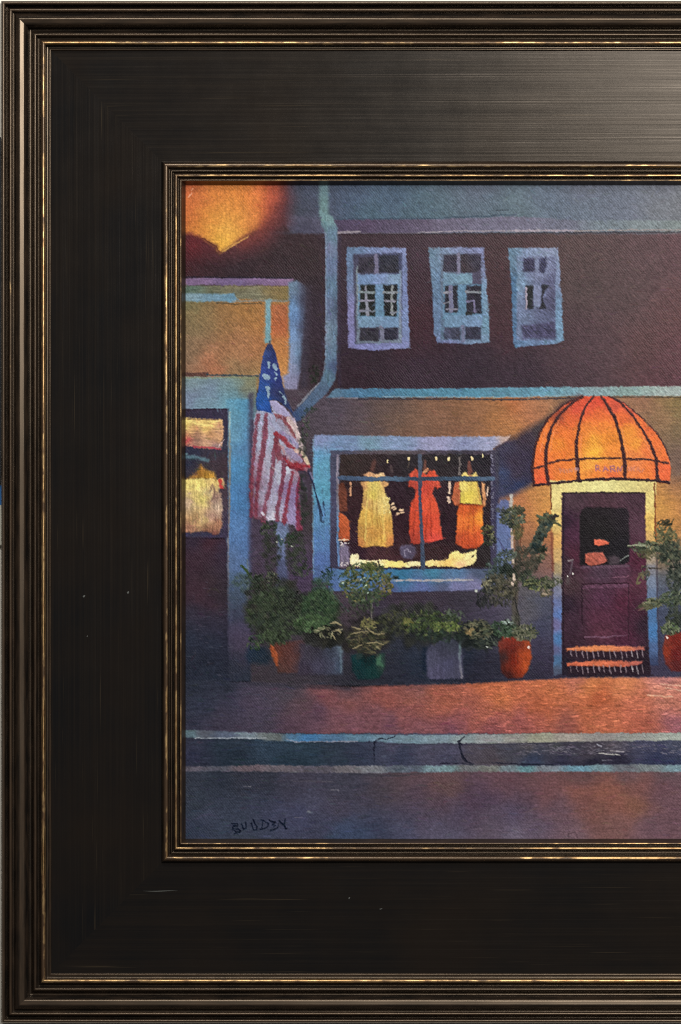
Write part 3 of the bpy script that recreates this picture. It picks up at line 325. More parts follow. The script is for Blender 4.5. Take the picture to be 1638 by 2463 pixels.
def paint3():
    l_annex = 5; l_wall = 7
    # ---- flag -----------------------------------------------------------------
    l_post = lab('painted_post', 'lilac blue post below the flag')
    poly([(664, 1250), (692, 1258), (694, 1282), (686, 1296), (688, 1340), (694, 1400), (696, 1436), (664, 1436), (666, 1360), (668, 1300), (662, 1280)], [(678, 1262, (106, 114, 148)), (678, 1280, (114, 128, 164)), (680, 1300, (112, 134, 160)), (680, 1330, (98, 106, 142)), (680, 1370, (78, 84, 118)), (678, 1410, (72, 74, 98)), (678, 1430, (68, 70, 84))], L=l_post, soft=4, tex='d', ta=.14, h=.3)
    Lp = lab('painted_flagpole', 'thin dark pole slanting down right from the flag')
    line([(742, 1134), (754, 1166), (764, 1204), (774, 1240)], [2.5, 3.5, 4, 7], (48, 56, 84), L=Lp, h=.7); line([(746, 1138), (752, 1150)], 4, (130, 126, 160), a=.8); line([(773, 1236), (772, 1252), (778, 1254)], 6, (58, 84, 112), a=.9)
    for k in range(10): dab(SEED.uniform(764, 784), SEED.uniform(1196, 1250), 5, 1.6, 1.4 + SEED.normal(0, .3), np.array((52, 66, 92)) / 255., .7)
    Lf = lab('painted_flag', 'furled flag with blue canton and red and white stripes')
    poly([(616, 986), (656, 990), (650, 965), (660, 962), (684, 982), (708, 1006), (718, 1036), (724, 1056), (730, 1082), (738, 1108), (746, 1124), (738, 1134), (724, 1130), (712, 1130), (722, 1150), (722, 1200), (726, 1270), (714, 1276), (706, 1262), (692, 1262), (668, 1252), (648, 1254), (622, 1250), (606, 1240), (602, 1180), (604, 1130), (608, 1060), (612, 1010)],
        [(630, 1000, (160, 166, 190)), (626, 1060, (170, 174, 196)), (620, 1120, (160, 134, 156)), (650, 1060, (160, 166, 186)), (648, 1120, (172, 172, 190)), (636, 1200, (166, 158, 180)), (612, 1160, (126, 96, 114)), (614, 1220, (126, 84, 106)), (680, 1030, (150, 146, 170)), (700, 1040, (176, 160, 172)), (664, 1150, (166, 166, 188)), (660, 1200, (168, 166, 190)), (692, 1125, (176, 178, 196)), (690, 1180, (140, 112, 150)), (708, 1200, (136, 118, 160)), (704, 1240, (150, 136, 176)), (660, 1240, (190, 190, 206)), (720, 1120, (150, 90, 100))], L=Lf, tex='d', ta=.1, h=.7, soft=1.6, wob=1.6, sf=10)
    R1, R2 = (122, 56, 72), (140, 50, 62)
    def st(P, w, c=R1, a=.82): line(P, w, c, a=a, L=Lf, h=.8, tex='d', ta=.2, wob=1.8, soft=2.)
    st([(620, 998), (614, 1050), (610, 1100), (605, 1160), (604, 1240)], [7, 9, 8, 9, 9]); st([(640, 998), (638, 1040), (634, 1080), (628, 1108), (622, 1150), (616, 1200), (616, 1240)], [8, 13, 14, 13, 9, 8, 7])
    st([(664, 1052), (660, 1090), (655, 1130), (648, 1180), (638, 1212), (634, 1256)], [10, 11, 10, 9, 9, 14], (128, 66, 84)); st([(664, 1040), (666, 1070), (672, 1100)], [8, 14, 16], (126, 58, 70))
    st([(684, 1100), (682, 1140), (676, 1180), (668, 1220), (666, 1250)], [14, 12, 10, 9, 11], (118, 54, 72)); st([(704, 1136), (696, 1180), (688, 1214), (684, 1258)], [8, 7, 9, 12], (132, 44, 60)); st([(720, 1150), (716, 1200), (720, 1272)], [6, 10, 15], (124, 40, 62))
    st([(612, 1244), (640, 1250)], 7, (110, 66, 80), .7)
    st([(660, 1000), (682, 1004), (700, 1030), (710, 1052)], [12, 14, 11, 6], (132, 66, 72)); line([(654, 998), (668, 1032), (680, 1042)], [12, 12, 5], (156, 160, 186), L=Lf, h=.9, wob=1.2)
    line([(654, 968), (672, 984), (688, 994)], [12, 22, 14], (162, 156, 190), L=Lf, h=.9, wob=1.2); line([(694, 1008), (710, 1030), (720, 1056), (728, 1078)], [12, 13, 10, 10], (196, 176, 176), L=Lf, h=1., wob=1.6, tex='d')
    line([(676, 1040), (700, 1056), (716, 1074)], [9, 12, 8], (150, 140, 172), L=Lf, h=.9); st([(662, 1042), (680, 1054), (694, 1070), (710, 1082)], [6, 11, 13, 6], (146, 44, 56)); line([(670, 1068), (680, 1076), (684, 1092)], 5, (176, 134, 140), a=.8, L=Lf)
    line([(690, 1082), (706, 1096), (722, 1108)], [10, 18, 12], (152, 138, 168), L=Lf, h=.9); line([(712, 1084), (726, 1086)], 9, (200, 170, 160), L=Lf); line([(728, 1090), (736, 1106), (742, 1118)], [7, 10, 6], (206, 186, 160), L=Lf, h=1.)
    st([(684, 1104), (700, 1118), (720, 1122), (742, 1122)], [6, 12, 9, 6], (158, 44, 56)); st([(690, 1120), (712, 1128), (730, 1130)], [5, 7, 5], (120, 36, 50))
    line([(692, 1126), (692, 1136)], 9, (186, 190, 204), L=Lf); line([(666, 1110), (670, 1150), (672, 1164)], [7, 9, 6], (176, 178, 196), L=Lf, a=.9); line([(658, 1236), (656, 1246)], 7, (204, 200, 214), L=Lf); line([(630, 1232), (634, 1238)], 6, (204, 196, 210), L=Lf)
    poly([(648, 824), (654, 830), (662, 846), (668, 872), (674, 898), (680, 926), (686, 946), (694, 966), (704, 988), (704, 994), (694, 984), (672, 966), (658, 962), (648, 964), (650, 976), (657, 997), (642, 992), (616, 985), (616, 960), (622, 930), (626, 900), (630, 868), (634, 850), (640, 834)],
        [(648, 832, (52, 56, 88)), (640, 850, (62, 88, 148)), (656, 850, (46, 52, 100)), (636, 890, (52, 74, 144)), (660, 880, (46, 52, 110)), (632, 930, (46, 84, 152)), (650, 900, (56, 72, 138)), (672, 920, (50, 58, 116)), (662, 944, (54, 58, 98)), (630, 960, (36, 90, 164)), (640, 980, (38, 92, 172)), (680, 960, (52, 60, 96)), (698, 984, (54, 66, 106)), (650, 990, (40, 66, 130))], L=Lf, tex='d', ta=.1, h=.7, soft=1.4, sf=9)
    SC = (146, 172, 190)
    for P, w in (([(646, 870), (648, 878), (646, 884)], 5), ([(660, 878), (664, 886)], 8), ([(636, 904), (644, 908)], 11), ([(662, 908), (662, 916)], 4), ([(640, 932), (647, 932)], 6), ([(643, 938), (646, 946), (645, 956)], 6), ([(682, 954), (688, 962), (688, 970)], 5), ([(660, 894), (664, 900)], 3), ([(672, 942), (684, 956)], 2)):
        line(P, w, SC, L=Lf, h=1., wob=1.3, a=.9)
    line([(649, 820), (649, 830)], 3, (48, 50, 70))
    brushwork(604, 990, 742, 1266, 260, 8, 1.6, 1.5, .3, .13, .55, .8, .03)
    brushwork(446, 980, 540, 1290, 160, 8, 2, 1.2, .8, .12, .5, .9, .03); brushwork(1330, 1190, 1570, 1560, 300, 7, 1.6, .8, 1.2, .12, .45, .4, .02)
    brushwork(830, 594, 1356, 840, 420, 5, 1.6, .8, 1., .16, .6, .5, .02); brushwork(770, 520, 815, 930, 150, 10, 1.6, 1.5, .2, .12, .55, .5, .02); brushwork(750, 1046, 1200, 1100, 140, 10, 1.6, 0, .2, .1, .5, .5, .02); brushwork(800, 930, 1700, 958, 160, 9, 1.4, 0, .3, .1, .5, .5, .02); brushwork(750, 1060, 795, 1400, 120, 10, 1.6, 1.5, .2, .1, .5, .5, .02)
    # ---- awning ----------------------------------------------------------------
    La = lab('painted_awning', 'orange domed awning with dark ribs over the door')
    poly([(1396, 953), (1468, 953), (1500, 968), (1540, 1002), (1575, 1036), (1596, 1070), (1610, 1106), (1614, 1130), (1612, 1154), (1604, 1162), (1560, 1158), (1500, 1152), (1420, 1153), (1340, 1160), (1290, 1168), (1284, 1160), (1281, 1125), (1283, 1108), (1288, 1068), (1300, 1036), (1322, 1004), (1356, 974)],
        [(1440, 960, (222, 76, 48)), (1415, 975, (214, 80, 50)), (1385, 985, (206, 78, 52)), (1370, 1010, (226, 104, 42)), (1345, 1000, (150, 70, 52)), (1316, 1030, (230, 122, 48)), (1306, 1060, (236, 126, 40)), (1295, 1100, (236, 116, 44)), (1350, 1040, (230, 118, 38)), (1345, 1070, (240, 142, 32)), (1350, 1095, (234, 124, 36)), (1375, 1060, (234, 120, 34)),
         (1440, 1000, (226, 108, 46)), (1450, 1022, (236, 134, 44)), (1410, 1035, (232, 134, 44)), (1430, 1060, (242, 164, 40)), (1465, 1055, (230, 138, 32)), (1430, 1088, (246, 178, 44)), (1475, 1085, (234, 138, 44)), (1480, 975, (206, 84, 60)), (1500, 1005, (228, 108, 46)), (1510, 1040, (238, 150, 42)), (1530, 1070, (240, 156, 44)), (1520, 1095, (232, 134, 60)), (1555, 1085, (232, 120, 56)),
         (1520, 985, (206, 90, 66)), (1560, 1030, (228, 108, 50)), (1580, 1060, (232, 116, 48)), (1598, 1092, (236, 118, 48)), (1300, 1135, (234, 108, 52)), (1300, 1155, (228, 92, 50)), (1340, 1130, (236, 128, 50)), (1350, 1146, (230, 128, 38)), (1420, 1116, (240, 162, 56)), (1440, 1140, (236, 134, 46)), (1480, 1120, (238, 150, 56)), (1475, 1145, (230, 108, 58)), (1530, 1120, (236, 134, 72)), (1550, 1142, (232, 122, 44)), (1600, 1130, (232, 104, 54)), (1598, 1150, (230, 104, 52))],
        L=La, tex='d', ta=.08, h=.6, soft=1.4, wob=.8, sf=9)
    brushwork(1300, 980, 1600, 1150, 260, 7, 1.8, 1.2, .6, .07, .55, .7, .03)
    DK = (62, 38, 44)
    for P, w in (([(1402, 953), (1372, 972), (1346, 998), (1328, 1024), (1318, 1056), (1313, 1090), (1313, 1125), (1319, 1164)], [5, 7, 8, 8, 9, 10, 10, 11]), ([(1428, 953), (1408, 978), (1396, 1010), (1390, 1040), (1386, 1072), (1388, 1110), (1392, 1156)], [5, 6, 7, 7, 9, 11, 9]),
                 ([(1446, 953), (1464, 980), (1480, 1008), (1488, 1034), (1495, 1064), (1502, 1100), (1504, 1152)], [6, 8, 9, 9, 9, 11, 10]), ([(1464, 953), (1490, 966), (1520, 998), (1546, 1036), (1566, 1070), (1578, 1100), (1582, 1156)], [5, 6, 6, 7, 8, 10, 9]),
                 ([(1396, 954), (1354, 974), (1320, 1004), (1298, 1040), (1286, 1078), (1280, 1125), (1284, 1164)], [3, 4, 5, 5, 6, 7, 6]), ([(1470, 954), (1502, 970), (1542, 1002), (1577, 1038), (1598, 1072), (1612, 1106)], [2, 2.5, 3, 3, 3, 3]),
                 ([(1281, 1127), (1312, 1120)], [6, 4]), ([(1320, 1115), (1350, 1107), (1390, 1104)], [5, 6, 6]), ([(1390, 1105), (1440, 1102), (1500, 1102)], [6, 5, 5]), ([(1500, 1104), (1550, 1104), (1578, 1108), (1606, 1114)], [6, 5, 5, 6]),
                 ([(1284, 1168), (1330, 1162), (1390, 1156), (1440, 1152), (1500, 1152), (1560, 1156), (1608, 1160)], [6, 6, 7, 7, 7, 6, 5])):
        line(P, [v * .82 for v in (w if isinstance(w, list) else [w] * len(P))], (72, 42, 44), L=La, h=.9, wob=.9, tex='h', ta=.1, soft=1.7)
    for P in ([(1345, 1010), (1330, 1045), (1322, 1090)], [(1398, 1050), (1396, 1100)], [(1495, 1030), (1510, 1095)], [(1545, 1050), (1572, 1100)], [(1310, 1040), (1300, 1090)]): line(P, 2, (244, 150, 100), a=.6, h=.9)
    # lettering on the valance, smudged at both ends
    LC = (176, 108, 116)
    def letters(Ps, c=LC, w=3.4, a=.95, L=None):
        for P in Ps: line(P, w, c, a=a, h=.9, wob=.5, soft=1.1, L=L)
    letters([[(1434, 1133), (1433, 1121), (1441, 1120), (1442, 1126), (1435, 1127)], [(1437, 1127), (1444, 1134)], [(1451, 1133), (1456, 1122), (1461, 1132)], [(1453, 1129), (1460, 1129)], [(1469, 1134), (1468, 1122), (1476, 1121), (1477, 1127), (1470, 1128)], [(1472, 1128), (1479, 1134)], [(1485, 1134), (1485, 1122), (1492, 1132), (1496, 1122)]])
    letters([[(1346, 1136), (1346, 1128), (1351, 1134), (1356, 1127), (1357, 1136)], [(1362, 1128), (1363, 1136)], [(1368, 1136), (1368, 1127), (1375, 1135), (1376, 1126)], [(1384, 1126), (1380, 1131), (1384, 1136)]], (196, 132, 116), 3.2, .7)
    letters([[(1512, 1122), (1514, 1132)], [(1518, 1132), (1518, 1122), (1525, 1132), (1526, 1122)], [(1531, 1133), (1535, 1124), (1540, 1134)], [(1545, 1134), (1547, 1128)]], (206, 130, 110), 3.2, .65)
    dab(1387, 1128, 6, 4, 1.2, np.array((196, 150, 150)) / 255., .7)
    # ---- door ----------------------------------------------------------------
    Lj = lab('painted_door_frame', 'cream door frame turning blue towards the ground'); Ld = lab('painted_door', 'maroon door with dark window and lower panel')
    rect(1323, 1155, 1578, 1190, [(1340, 1172, (224, 206, 134)), (1400, 1166, (222, 212, 140)), (1450, 1170, (228, 220, 150)), (1500, 1172, (224, 212, 138)), (1560, 1175, (220, 200, 130))], L=Lj, h=.6, tex='h', ta=.06, soft=1.5)
    poly([(1284, 1168), (1330, 1162), (1440, 1152), (1560, 1156), (1608, 1160), (1608, 1140), (1284, 1140)], DK, a=0)
    for P, w in (([(1284, 1168), (1330, 1162), (1390, 1156), (1440, 1152), (1500, 1152), (1560, 1156), (1608, 1160)], 6),): line(P, w, DK, L=La, h=.9, wob=.9)
    poly([(1325, 1180), (1353, 1180), (1352, 1620), (1330, 1624), (1331, 1400), (1328, 1300)], [(1340, 1200, (226, 208, 136)), (1342, 1260, (224, 194, 116)), (1338, 1300, (216, 168, 96)), (1342, 1340, (204, 168, 108)), (1340, 1370, (176, 156, 116)), (1340, 1396, (136, 132, 130)), (1340, 1420, (124, 128, 154)), (1338, 1450, (104, 116, 160)), (1347, 1480, (92, 124, 182)), (1336, 1500, (118, 112, 156)),
        (1345, 1540, (74, 122, 172)), (1336, 1560, (102, 102, 142)), (1342, 1590, (76, 112, 150)), (1340, 1615, (84, 92, 114))], L=Lj, h=.6, tex='d', ta=.07, sf=8)
    poly([(1551, 1180), (1575, 1180), (1578, 1400), (1584, 1600), (1562, 1600), (1556, 1400)], [(1564, 1200, (226, 206, 128)), (1564, 1260, (228, 190, 100)), (1564, 1300, (206, 166, 100)), (1566, 1345, (160, 144, 124)), (1566, 1370, (128, 128, 138)), (1568, 1400, (118, 130, 152)), (1568, 1430, (104, 122, 152)), (1572, 1480, (76, 116, 162)), (1574, 1520, (72, 124, 178)), (1574, 1560, (80, 104, 146)), (1576, 1595, (62, 72, 104))], L=Lj, h=.6, tex='d', ta=.07, sf=8)
    line([(1325, 1166), (1325, 1200), (1327, 1224)], 3, (110, 54, 34), h=.3); line([(1328, 1284), (1328, 1330), (1330, 1372)], 6, (124, 66, 54), a=.7, soft=2.5); line([(1329, 1380), (1329, 1620)], 4, (66, 56, 72), a=.6, soft=2)
    line([(1573, 1164), (1576, 1240), (1578, 1310)], 3.5, (124, 66, 36), a=.9); line([(1580, 1330), (1582, 1500), (1588, 1590)], 4, (64, 58, 74), a=.6, soft=2)
    poly([(1351, 1184), (1552, 1184), (1554, 1400), (1560, 1580), (1566, 1622), (1352, 1624)], [(1358, 1260, (58, 40, 56)), (1356, 1450, (52, 40, 54)), (1358, 1600, (44, 38, 50)), (1380, 1200, (80, 60, 70)), (1450, 1196, (84, 58, 68)), (1530, 1200, (78, 54, 66)), (1380, 1280, (84, 50, 72)), (1378, 1340, (88, 44, 62)), (1365, 1350, (60, 48, 58)), (1370, 1410, (78, 58, 64)), (1370, 1500, (68, 48, 62)),
        (1450, 1375, (84, 64, 80)), (1500, 1380, (86, 58, 76)), (1535, 1260, (88, 60, 74)), (1535, 1350, (84, 42, 60)), (1530, 1400, (96, 56, 72)), (1535, 1470, (74, 44, 60)), (1450, 1440, (88, 54, 76)), (1450, 1480, (90, 52, 70)), (1500, 1450, (92, 46, 66)), (1450, 1520, (96, 56, 72)), (1500, 1540, (86, 46, 66)), (1390, 1560, (66, 46, 58)), (1450, 1590, (52, 36, 44)), (1450, 1612, (48, 38, 42)), (1548, 1590, (48, 38, 48)), (1556, 1500, (54, 42, 54))],
        L=Ld, tex='d', ta=.2, h=.3, soft=1.4, sf=12)
    line([(1353, 1186), (1552, 1185)], 3, (44, 38, 36), a=.8); line([(1355, 1190), (1355, 1600)], 4, (44, 34, 46), a=.7)
    poly([(1400, 1226), (1394, 1240), (1395, 1358), (1420, 1362), (1500, 1358), (1514, 1350), (1513, 1230), (1504, 1222), (1408, 1220)], [(1450, 1230, (44, 38, 42)), (1450, 1280, (40, 38, 38)), (1420, 1330, (38, 34, 38)), (1490, 1320, (38, 36, 42)), (1500, 1240, (48, 40, 48))], L=Ld, tex='d', ta=.18, h=.1, soft=2)
    poly([(1428, 1298), (1440, 1296), (1452, 1299), (1466, 1304), (1464, 1310), (1440, 1313), (1430, 1310)], (224, 110, 80), L=Ld, h=1., soft=1.2); poly([(1407, 1330), (1450, 1328), (1458, 1344), (1460, 1350), (1444, 1358), (1420, 1361), (1408, 1354)], [(1430, 1334, (196, 104, 84)), (1430, 1345, (160, 82, 60)), (1440, 1356, (186, 104, 96))], L=Ld, h=.9, tex='d', ta=.24, soft=1.4)
    poly([(1464, 1340), (1478, 1334), (1490, 1344), (1488, 1356), (1466, 1358)], (84, 72, 80), a=.9, soft=3); line([(1491, 1348), (1500, 1342), (1512, 1336)], 3, (130, 136, 132), h=.8)
    line([(1398, 1364), (1440, 1364), (1512, 1361)], 6, (100, 76, 92), a=.9, tex='d', ta=.25); line([(1474, 1389), (1512, 1386)], 2, (150, 104, 124), a=.7); line([(1398, 1405), (1512, 1402)], 3, (54, 32, 44), a=.9)
    line([(1400, 1412), (1450, 1410), (1510, 1408)], [8, 9, 9], (108, 72, 94), a=.85, tex='d', ta=.3); line([(1399, 1410), (1400, 1500)], 3, (48, 32, 42), a=.8); line([(1512, 1408), (1512, 1540)], 3, (54, 36, 46), a=.7); line([(1404, 1500), (1404, 1540)], 3, (60, 40, 50), a=.5); line([(1406, 1532), (1460, 1532), (1505, 1528)], [3, 4, 2], (124, 90, 112), a=.85)
    for (x, y, r) in ((1366, 1385, 2.8), (1379, 1380, 3.2)): dab(x, y, r, r * .8, 1., np.array((210, 206, 200)) / 255., .95, None, 1)
    line([(1367, 1349), (1378, 1347)], 4, (130, 118, 122), h=.8); line([(1376, 1350), (1372, 1380)], 5, (100, 88, 98), a=.7); line([(1366, 1392), (1366, 1402)], 10, (94, 84, 86), a=.7, soft=3)
    for k, (yy, x1, c, T) in enumerate(((1560, 1550, (214, 128, 84), 'upper'), (1596, 1545, (206, 106, 76), 'lower'))):
        L = lab('painted_step', '%s orange doorstep above pale upright strokes' % T)
        poly([(1363, yy - 1), (1400, yy - 5), (1450, yy - 8), (1500, yy - 6), (x1, yy - 5), (x1 - 1, yy + 3), (1500, yy + 7), (1440, yy + 7), (1400, yy + 5), (1364, yy + 6)], [(1380, yy, c), (1440, yy, (c[0] + 6, c[1] + 10, c[2])), (1500, yy, c), (1540, yy, (176, 100, 96))], L=L, h=.9, tex='h', ta=.18, wob=1.6)
        rect(1366, yy + 8, 1552, yy + 26, (52, 40, 50), L=L, tex='h', soft=2, a=.8)
        for i in range(14):
            x = 1372 + i * 13.3 + SEED.uniform(-1.5, 1.5); line([(x, yy + 6 + SEED.uniform(-4, 2)), (x + 1, yy + 12), (x + 3, yy + 22 + SEED.uniform(-4, 3))], [2, 2.6, 2], (168, 150, 158) if i not in (11, 12) else (206, 196, 200), a=.75, h=1., L=L)
    line([(1364, yy + 30), (1570, yy + 28)], 5, (48, 36, 44), a=.7)
    # ---- sidewalk, kerb, road --------------------------------------------------
    Ls = lab('painted_sidewalk', 'brick red sidewalk glowing orange towards the door'); Lk = lab('painted_kerb', 'blue grey kerb with pale top edge and two cracks'); Lr = lab('painted_road', 'purple grey road with warm reflections')
    poly([(430, 1634), (600, 1640), (700, 1646), (840, 1652), (960, 1648), (1100, 1646), (1240, 1638), (1400, 1630), (1760, 1628), (1760, 1790), (430, 1790)],
        [(460, 1650, (52, 58, 72)), (540, 1650, (48, 56, 68)), (480, 1700, (56, 62, 80)), (460, 1740, (60, 62, 80)), (560, 1680, (66, 66, 88)), (590, 1690, (82, 70, 90)), (520, 1730, (74, 68, 86)), (650, 1680, (80, 74, 92)), (640, 1740, (72, 68, 86)), (700, 1660, (70, 72, 84)), (730, 1690, (96, 74, 82)), (700, 1740, (90, 68, 84)), (770, 1662, (144, 84, 84)), (800, 1680, (136, 78, 80)), (765, 1710, (82, 66, 90)), (740, 1755, (104, 76, 92)), (820, 1735, (124, 84, 96)), (820, 1755, (132, 84, 90)),
         (850, 1665, (118, 82, 86)), (850, 1690, (150, 88, 82)), (900, 1668, (160, 88, 78)), (930, 1690, (170, 90, 76)), (980, 1655, (140, 88, 84)), (980, 1680, (166, 96, 74)), (850, 1740, (122, 82, 100)), (940, 1735, (108, 76, 98)), (900, 1710, (112, 76, 88)), (980, 1710, (146, 84, 84)), (1000, 1745, (132, 84, 96)), (1050, 1670, (176, 96, 72)), (1080, 1700, (176, 96, 66)), (1100, 1730, (150, 86, 94)), (1080, 1755, (118, 74, 98)),
         (1180, 1660, (200, 106, 66)), (1200, 1675, (206, 118, 62)), (1150, 1720, (172, 96, 78)), (1180, 1755, (140, 78, 92)), (1240, 1670, (204, 110, 72)), (1330, 1660, (206, 116, 66)), (1300, 1700, (186, 96, 58)), (1260, 1740, (152, 84, 88)), (1350, 1745, (144, 84, 82)), (1420, 1655, (214, 134, 70)), (1440, 1680, (184, 84, 46)), (1400, 1700, (196, 106, 68)), (1450, 1740, (190, 106, 76)), (1500, 1650, (220, 136, 82)),
         (1530, 1700, (198, 108, 82)), (1540, 1745, (176, 92, 70)), (1600, 1655, (216, 140, 106)), (1620, 1690, (196, 118, 94)), (1630, 1740, (150, 92, 112)), (1380, 1635, (184, 110, 96)), (1600, 1635, (170, 110, 120)), (1000, 1650, (110, 82, 88)), (850, 1656, (60, 60, 74))], L=Ls, soft=2.5, tex='h', ta=.12, h=.3, sf=16)
    line([(600, 1644), (700, 1650), (840, 1656)], 9, (56, 56, 68), a=.6, soft=4)
    for k in range(1500):
        x = SEED.uniform(640, 1720); y = SEED.uniform(1642, 1762); i = np.searchsorted(XS, x); j = int((y - CY0) / STEP); c = IMG[j, i]; f = np.clip((x - 700) / 500, .15, 1)
        up = SEED.rand() < .55; c2 = c * (1 + (.16 if up else -.15) * f) + (np.array((.05, .03, .02)) * f if up else 0)
        dab(x, y, SEED.uniform(4, 11), SEED.uniform(1.2, 2.2), SEED.normal(0, .16), np.clip(c2, 0, 1), .5, None, .8 if up else .2)
    for P in ([(1590, 1645), (1640, 1650), (1700, 1655)], [(1600, 1653), (1640, 1662)], [(1560, 1672), (1620, 1676)]): line(P, 2.5, (232, 190, 160), a=.7, h=1)
    rect(430, 1764, 1760, 1848, [(460, 1780, (60, 62, 76)), (460, 1815, (58, 60, 84)), (470, 1835, (56, 60, 74)), (560, 1790, (56, 66, 80)), (560, 1815, (46, 56, 68)), (640, 1800, (58, 74, 92)), (720, 1800, (54, 70, 84)), (700, 1830, (48, 62, 76)), (820, 1800, (56, 66, 80)), (870, 1815, (60, 66, 86)), (940, 1795, (84, 84, 104)), (960, 1820, (62, 68, 90)), (1050, 1800, (86, 84, 104)), (1080, 1820, (76, 76, 98)),
        (1150, 1800, (88, 82, 94)), (1180, 1820, (86, 78, 86)), (1230, 1800, (76, 76, 88)), (1270, 1800, (92, 84, 84)), (1280, 1828, (54, 68, 98)), (1340, 1800, (88, 86, 92)), (1350, 1828, (50, 50, 74)), (1420, 1800, (88, 80, 90)), (1430, 1830, (36, 38, 54)), (1480, 1795, (104, 98, 106)), (1490, 1830, (44, 42, 60)), (1560, 1800, (84, 84, 106)), (1580, 1828, (50, 56, 84)), (1630, 1795, (88, 92, 110)), (1630, 1825, (52, 56, 84))], L=Lk, soft=1.6, tex='h', ta=.13, h=.2, sf=13)
    poly([(430, 1755), (520, 1758), (620, 1762), (690, 1766), (780, 1766), (900, 1767), (1040, 1768), (1120, 1767), (1240, 1765), (1400, 1763), (1480, 1763), (1760, 1762), (1760, 1780), (1500, 1782), (1380, 1784), (1240, 1787), (1110, 1788), (1000, 1790), (900, 1784), (800, 1783), (700, 1784), (620, 1778), (560, 1776), (480, 1776), (430, 1772)],
        [(455, 1764, (96, 118, 128)), (490, 1760, (92, 96, 108)), (540, 1768, (92, 102, 122)), (600, 1768, (124, 138, 150)), (640, 1768, (116, 124, 126)), (670, 1772, (110, 116, 116)), (700, 1774, (84, 124, 158)), (740, 1774, (70, 122, 168)), (800, 1774, (86, 120, 152)), (860, 1773, (100, 134, 156)), (920, 1776, (112, 138, 156)), (980, 1776, (118, 142, 156)), (1060, 1778, (128, 148, 160)), (1110, 1778, (140, 154, 158)), (1180, 1776, (148, 152, 154)), (1240, 1775, (146, 146, 140)), (1300, 1775, (156, 156, 138)), (1360, 1774, (160, 154, 146)),
         (1440, 1772, (152, 148, 146)), (1520, 1770, (150, 152, 148)), (1620, 1770, (164, 172, 164))], L=Lk, h=.6, soft=1.5, tex='h', ta=.12, sf=10)
    line([(470, 1776), (560, 1775), (620, 1776), (640, 1775)], 2, (176, 184, 192), a=.8, h=.9); line([(690, 1778), (710, 1784), (860, 1783)], 2, (186, 176, 186), a=.6, h=.9); line([(940, 1791), (1110, 1790), (1240, 1790), (1400, 1786)], 3, (66, 66, 80), a=.6)
    CR = (36, 38, 52)
    for P, w in (([(899, 1784), (914, 1778), (920, 1777), (930, 1779), (936, 1776), (944, 1774), (951, 1769)], 2.6), ([(901, 1786), (899, 1806), (901, 1832)], [5, 4, 2]), ([(1118, 1771), (1110, 1778), (1104, 1784), (1110, 1790)], [2, 4, 7, 4]), ([(1104, 1788), (1108, 1804), (1114, 1822), (1122, 1832), (1138, 1838)], [3, 6, 8, 5, 2]), ([(1060, 1836), (1100, 1836), (1140, 1840)], 2), ([(1184, 1834), (1240, 1838), (1330, 1840)], 3)): line(P, w, CR, a=.85, wob=.8)
    line([(1440, 1813), (1465, 1814), (1491, 1817)], [1.5, 3, 1.5], (190, 188, 182), h=1.); line([(1469, 1806), (1500, 1808)], 3, (180, 172, 176), a=.8, h=1.); line([(1448, 1829), (1472, 1828)], 2, (170, 168, 184), a=.7); line([(1436, 1790), (1446, 1796)], 3, (176, 176, 190), a=.8)
    for k in range(170): dab(SEED.uniform(1240, 1700), SEED.uniform(1790, 1815), SEED.uniform(3, 9), 1.2, SEED.normal(0.05, .2), np.array((140, 134, 146)) / 255., .4, None, .9)
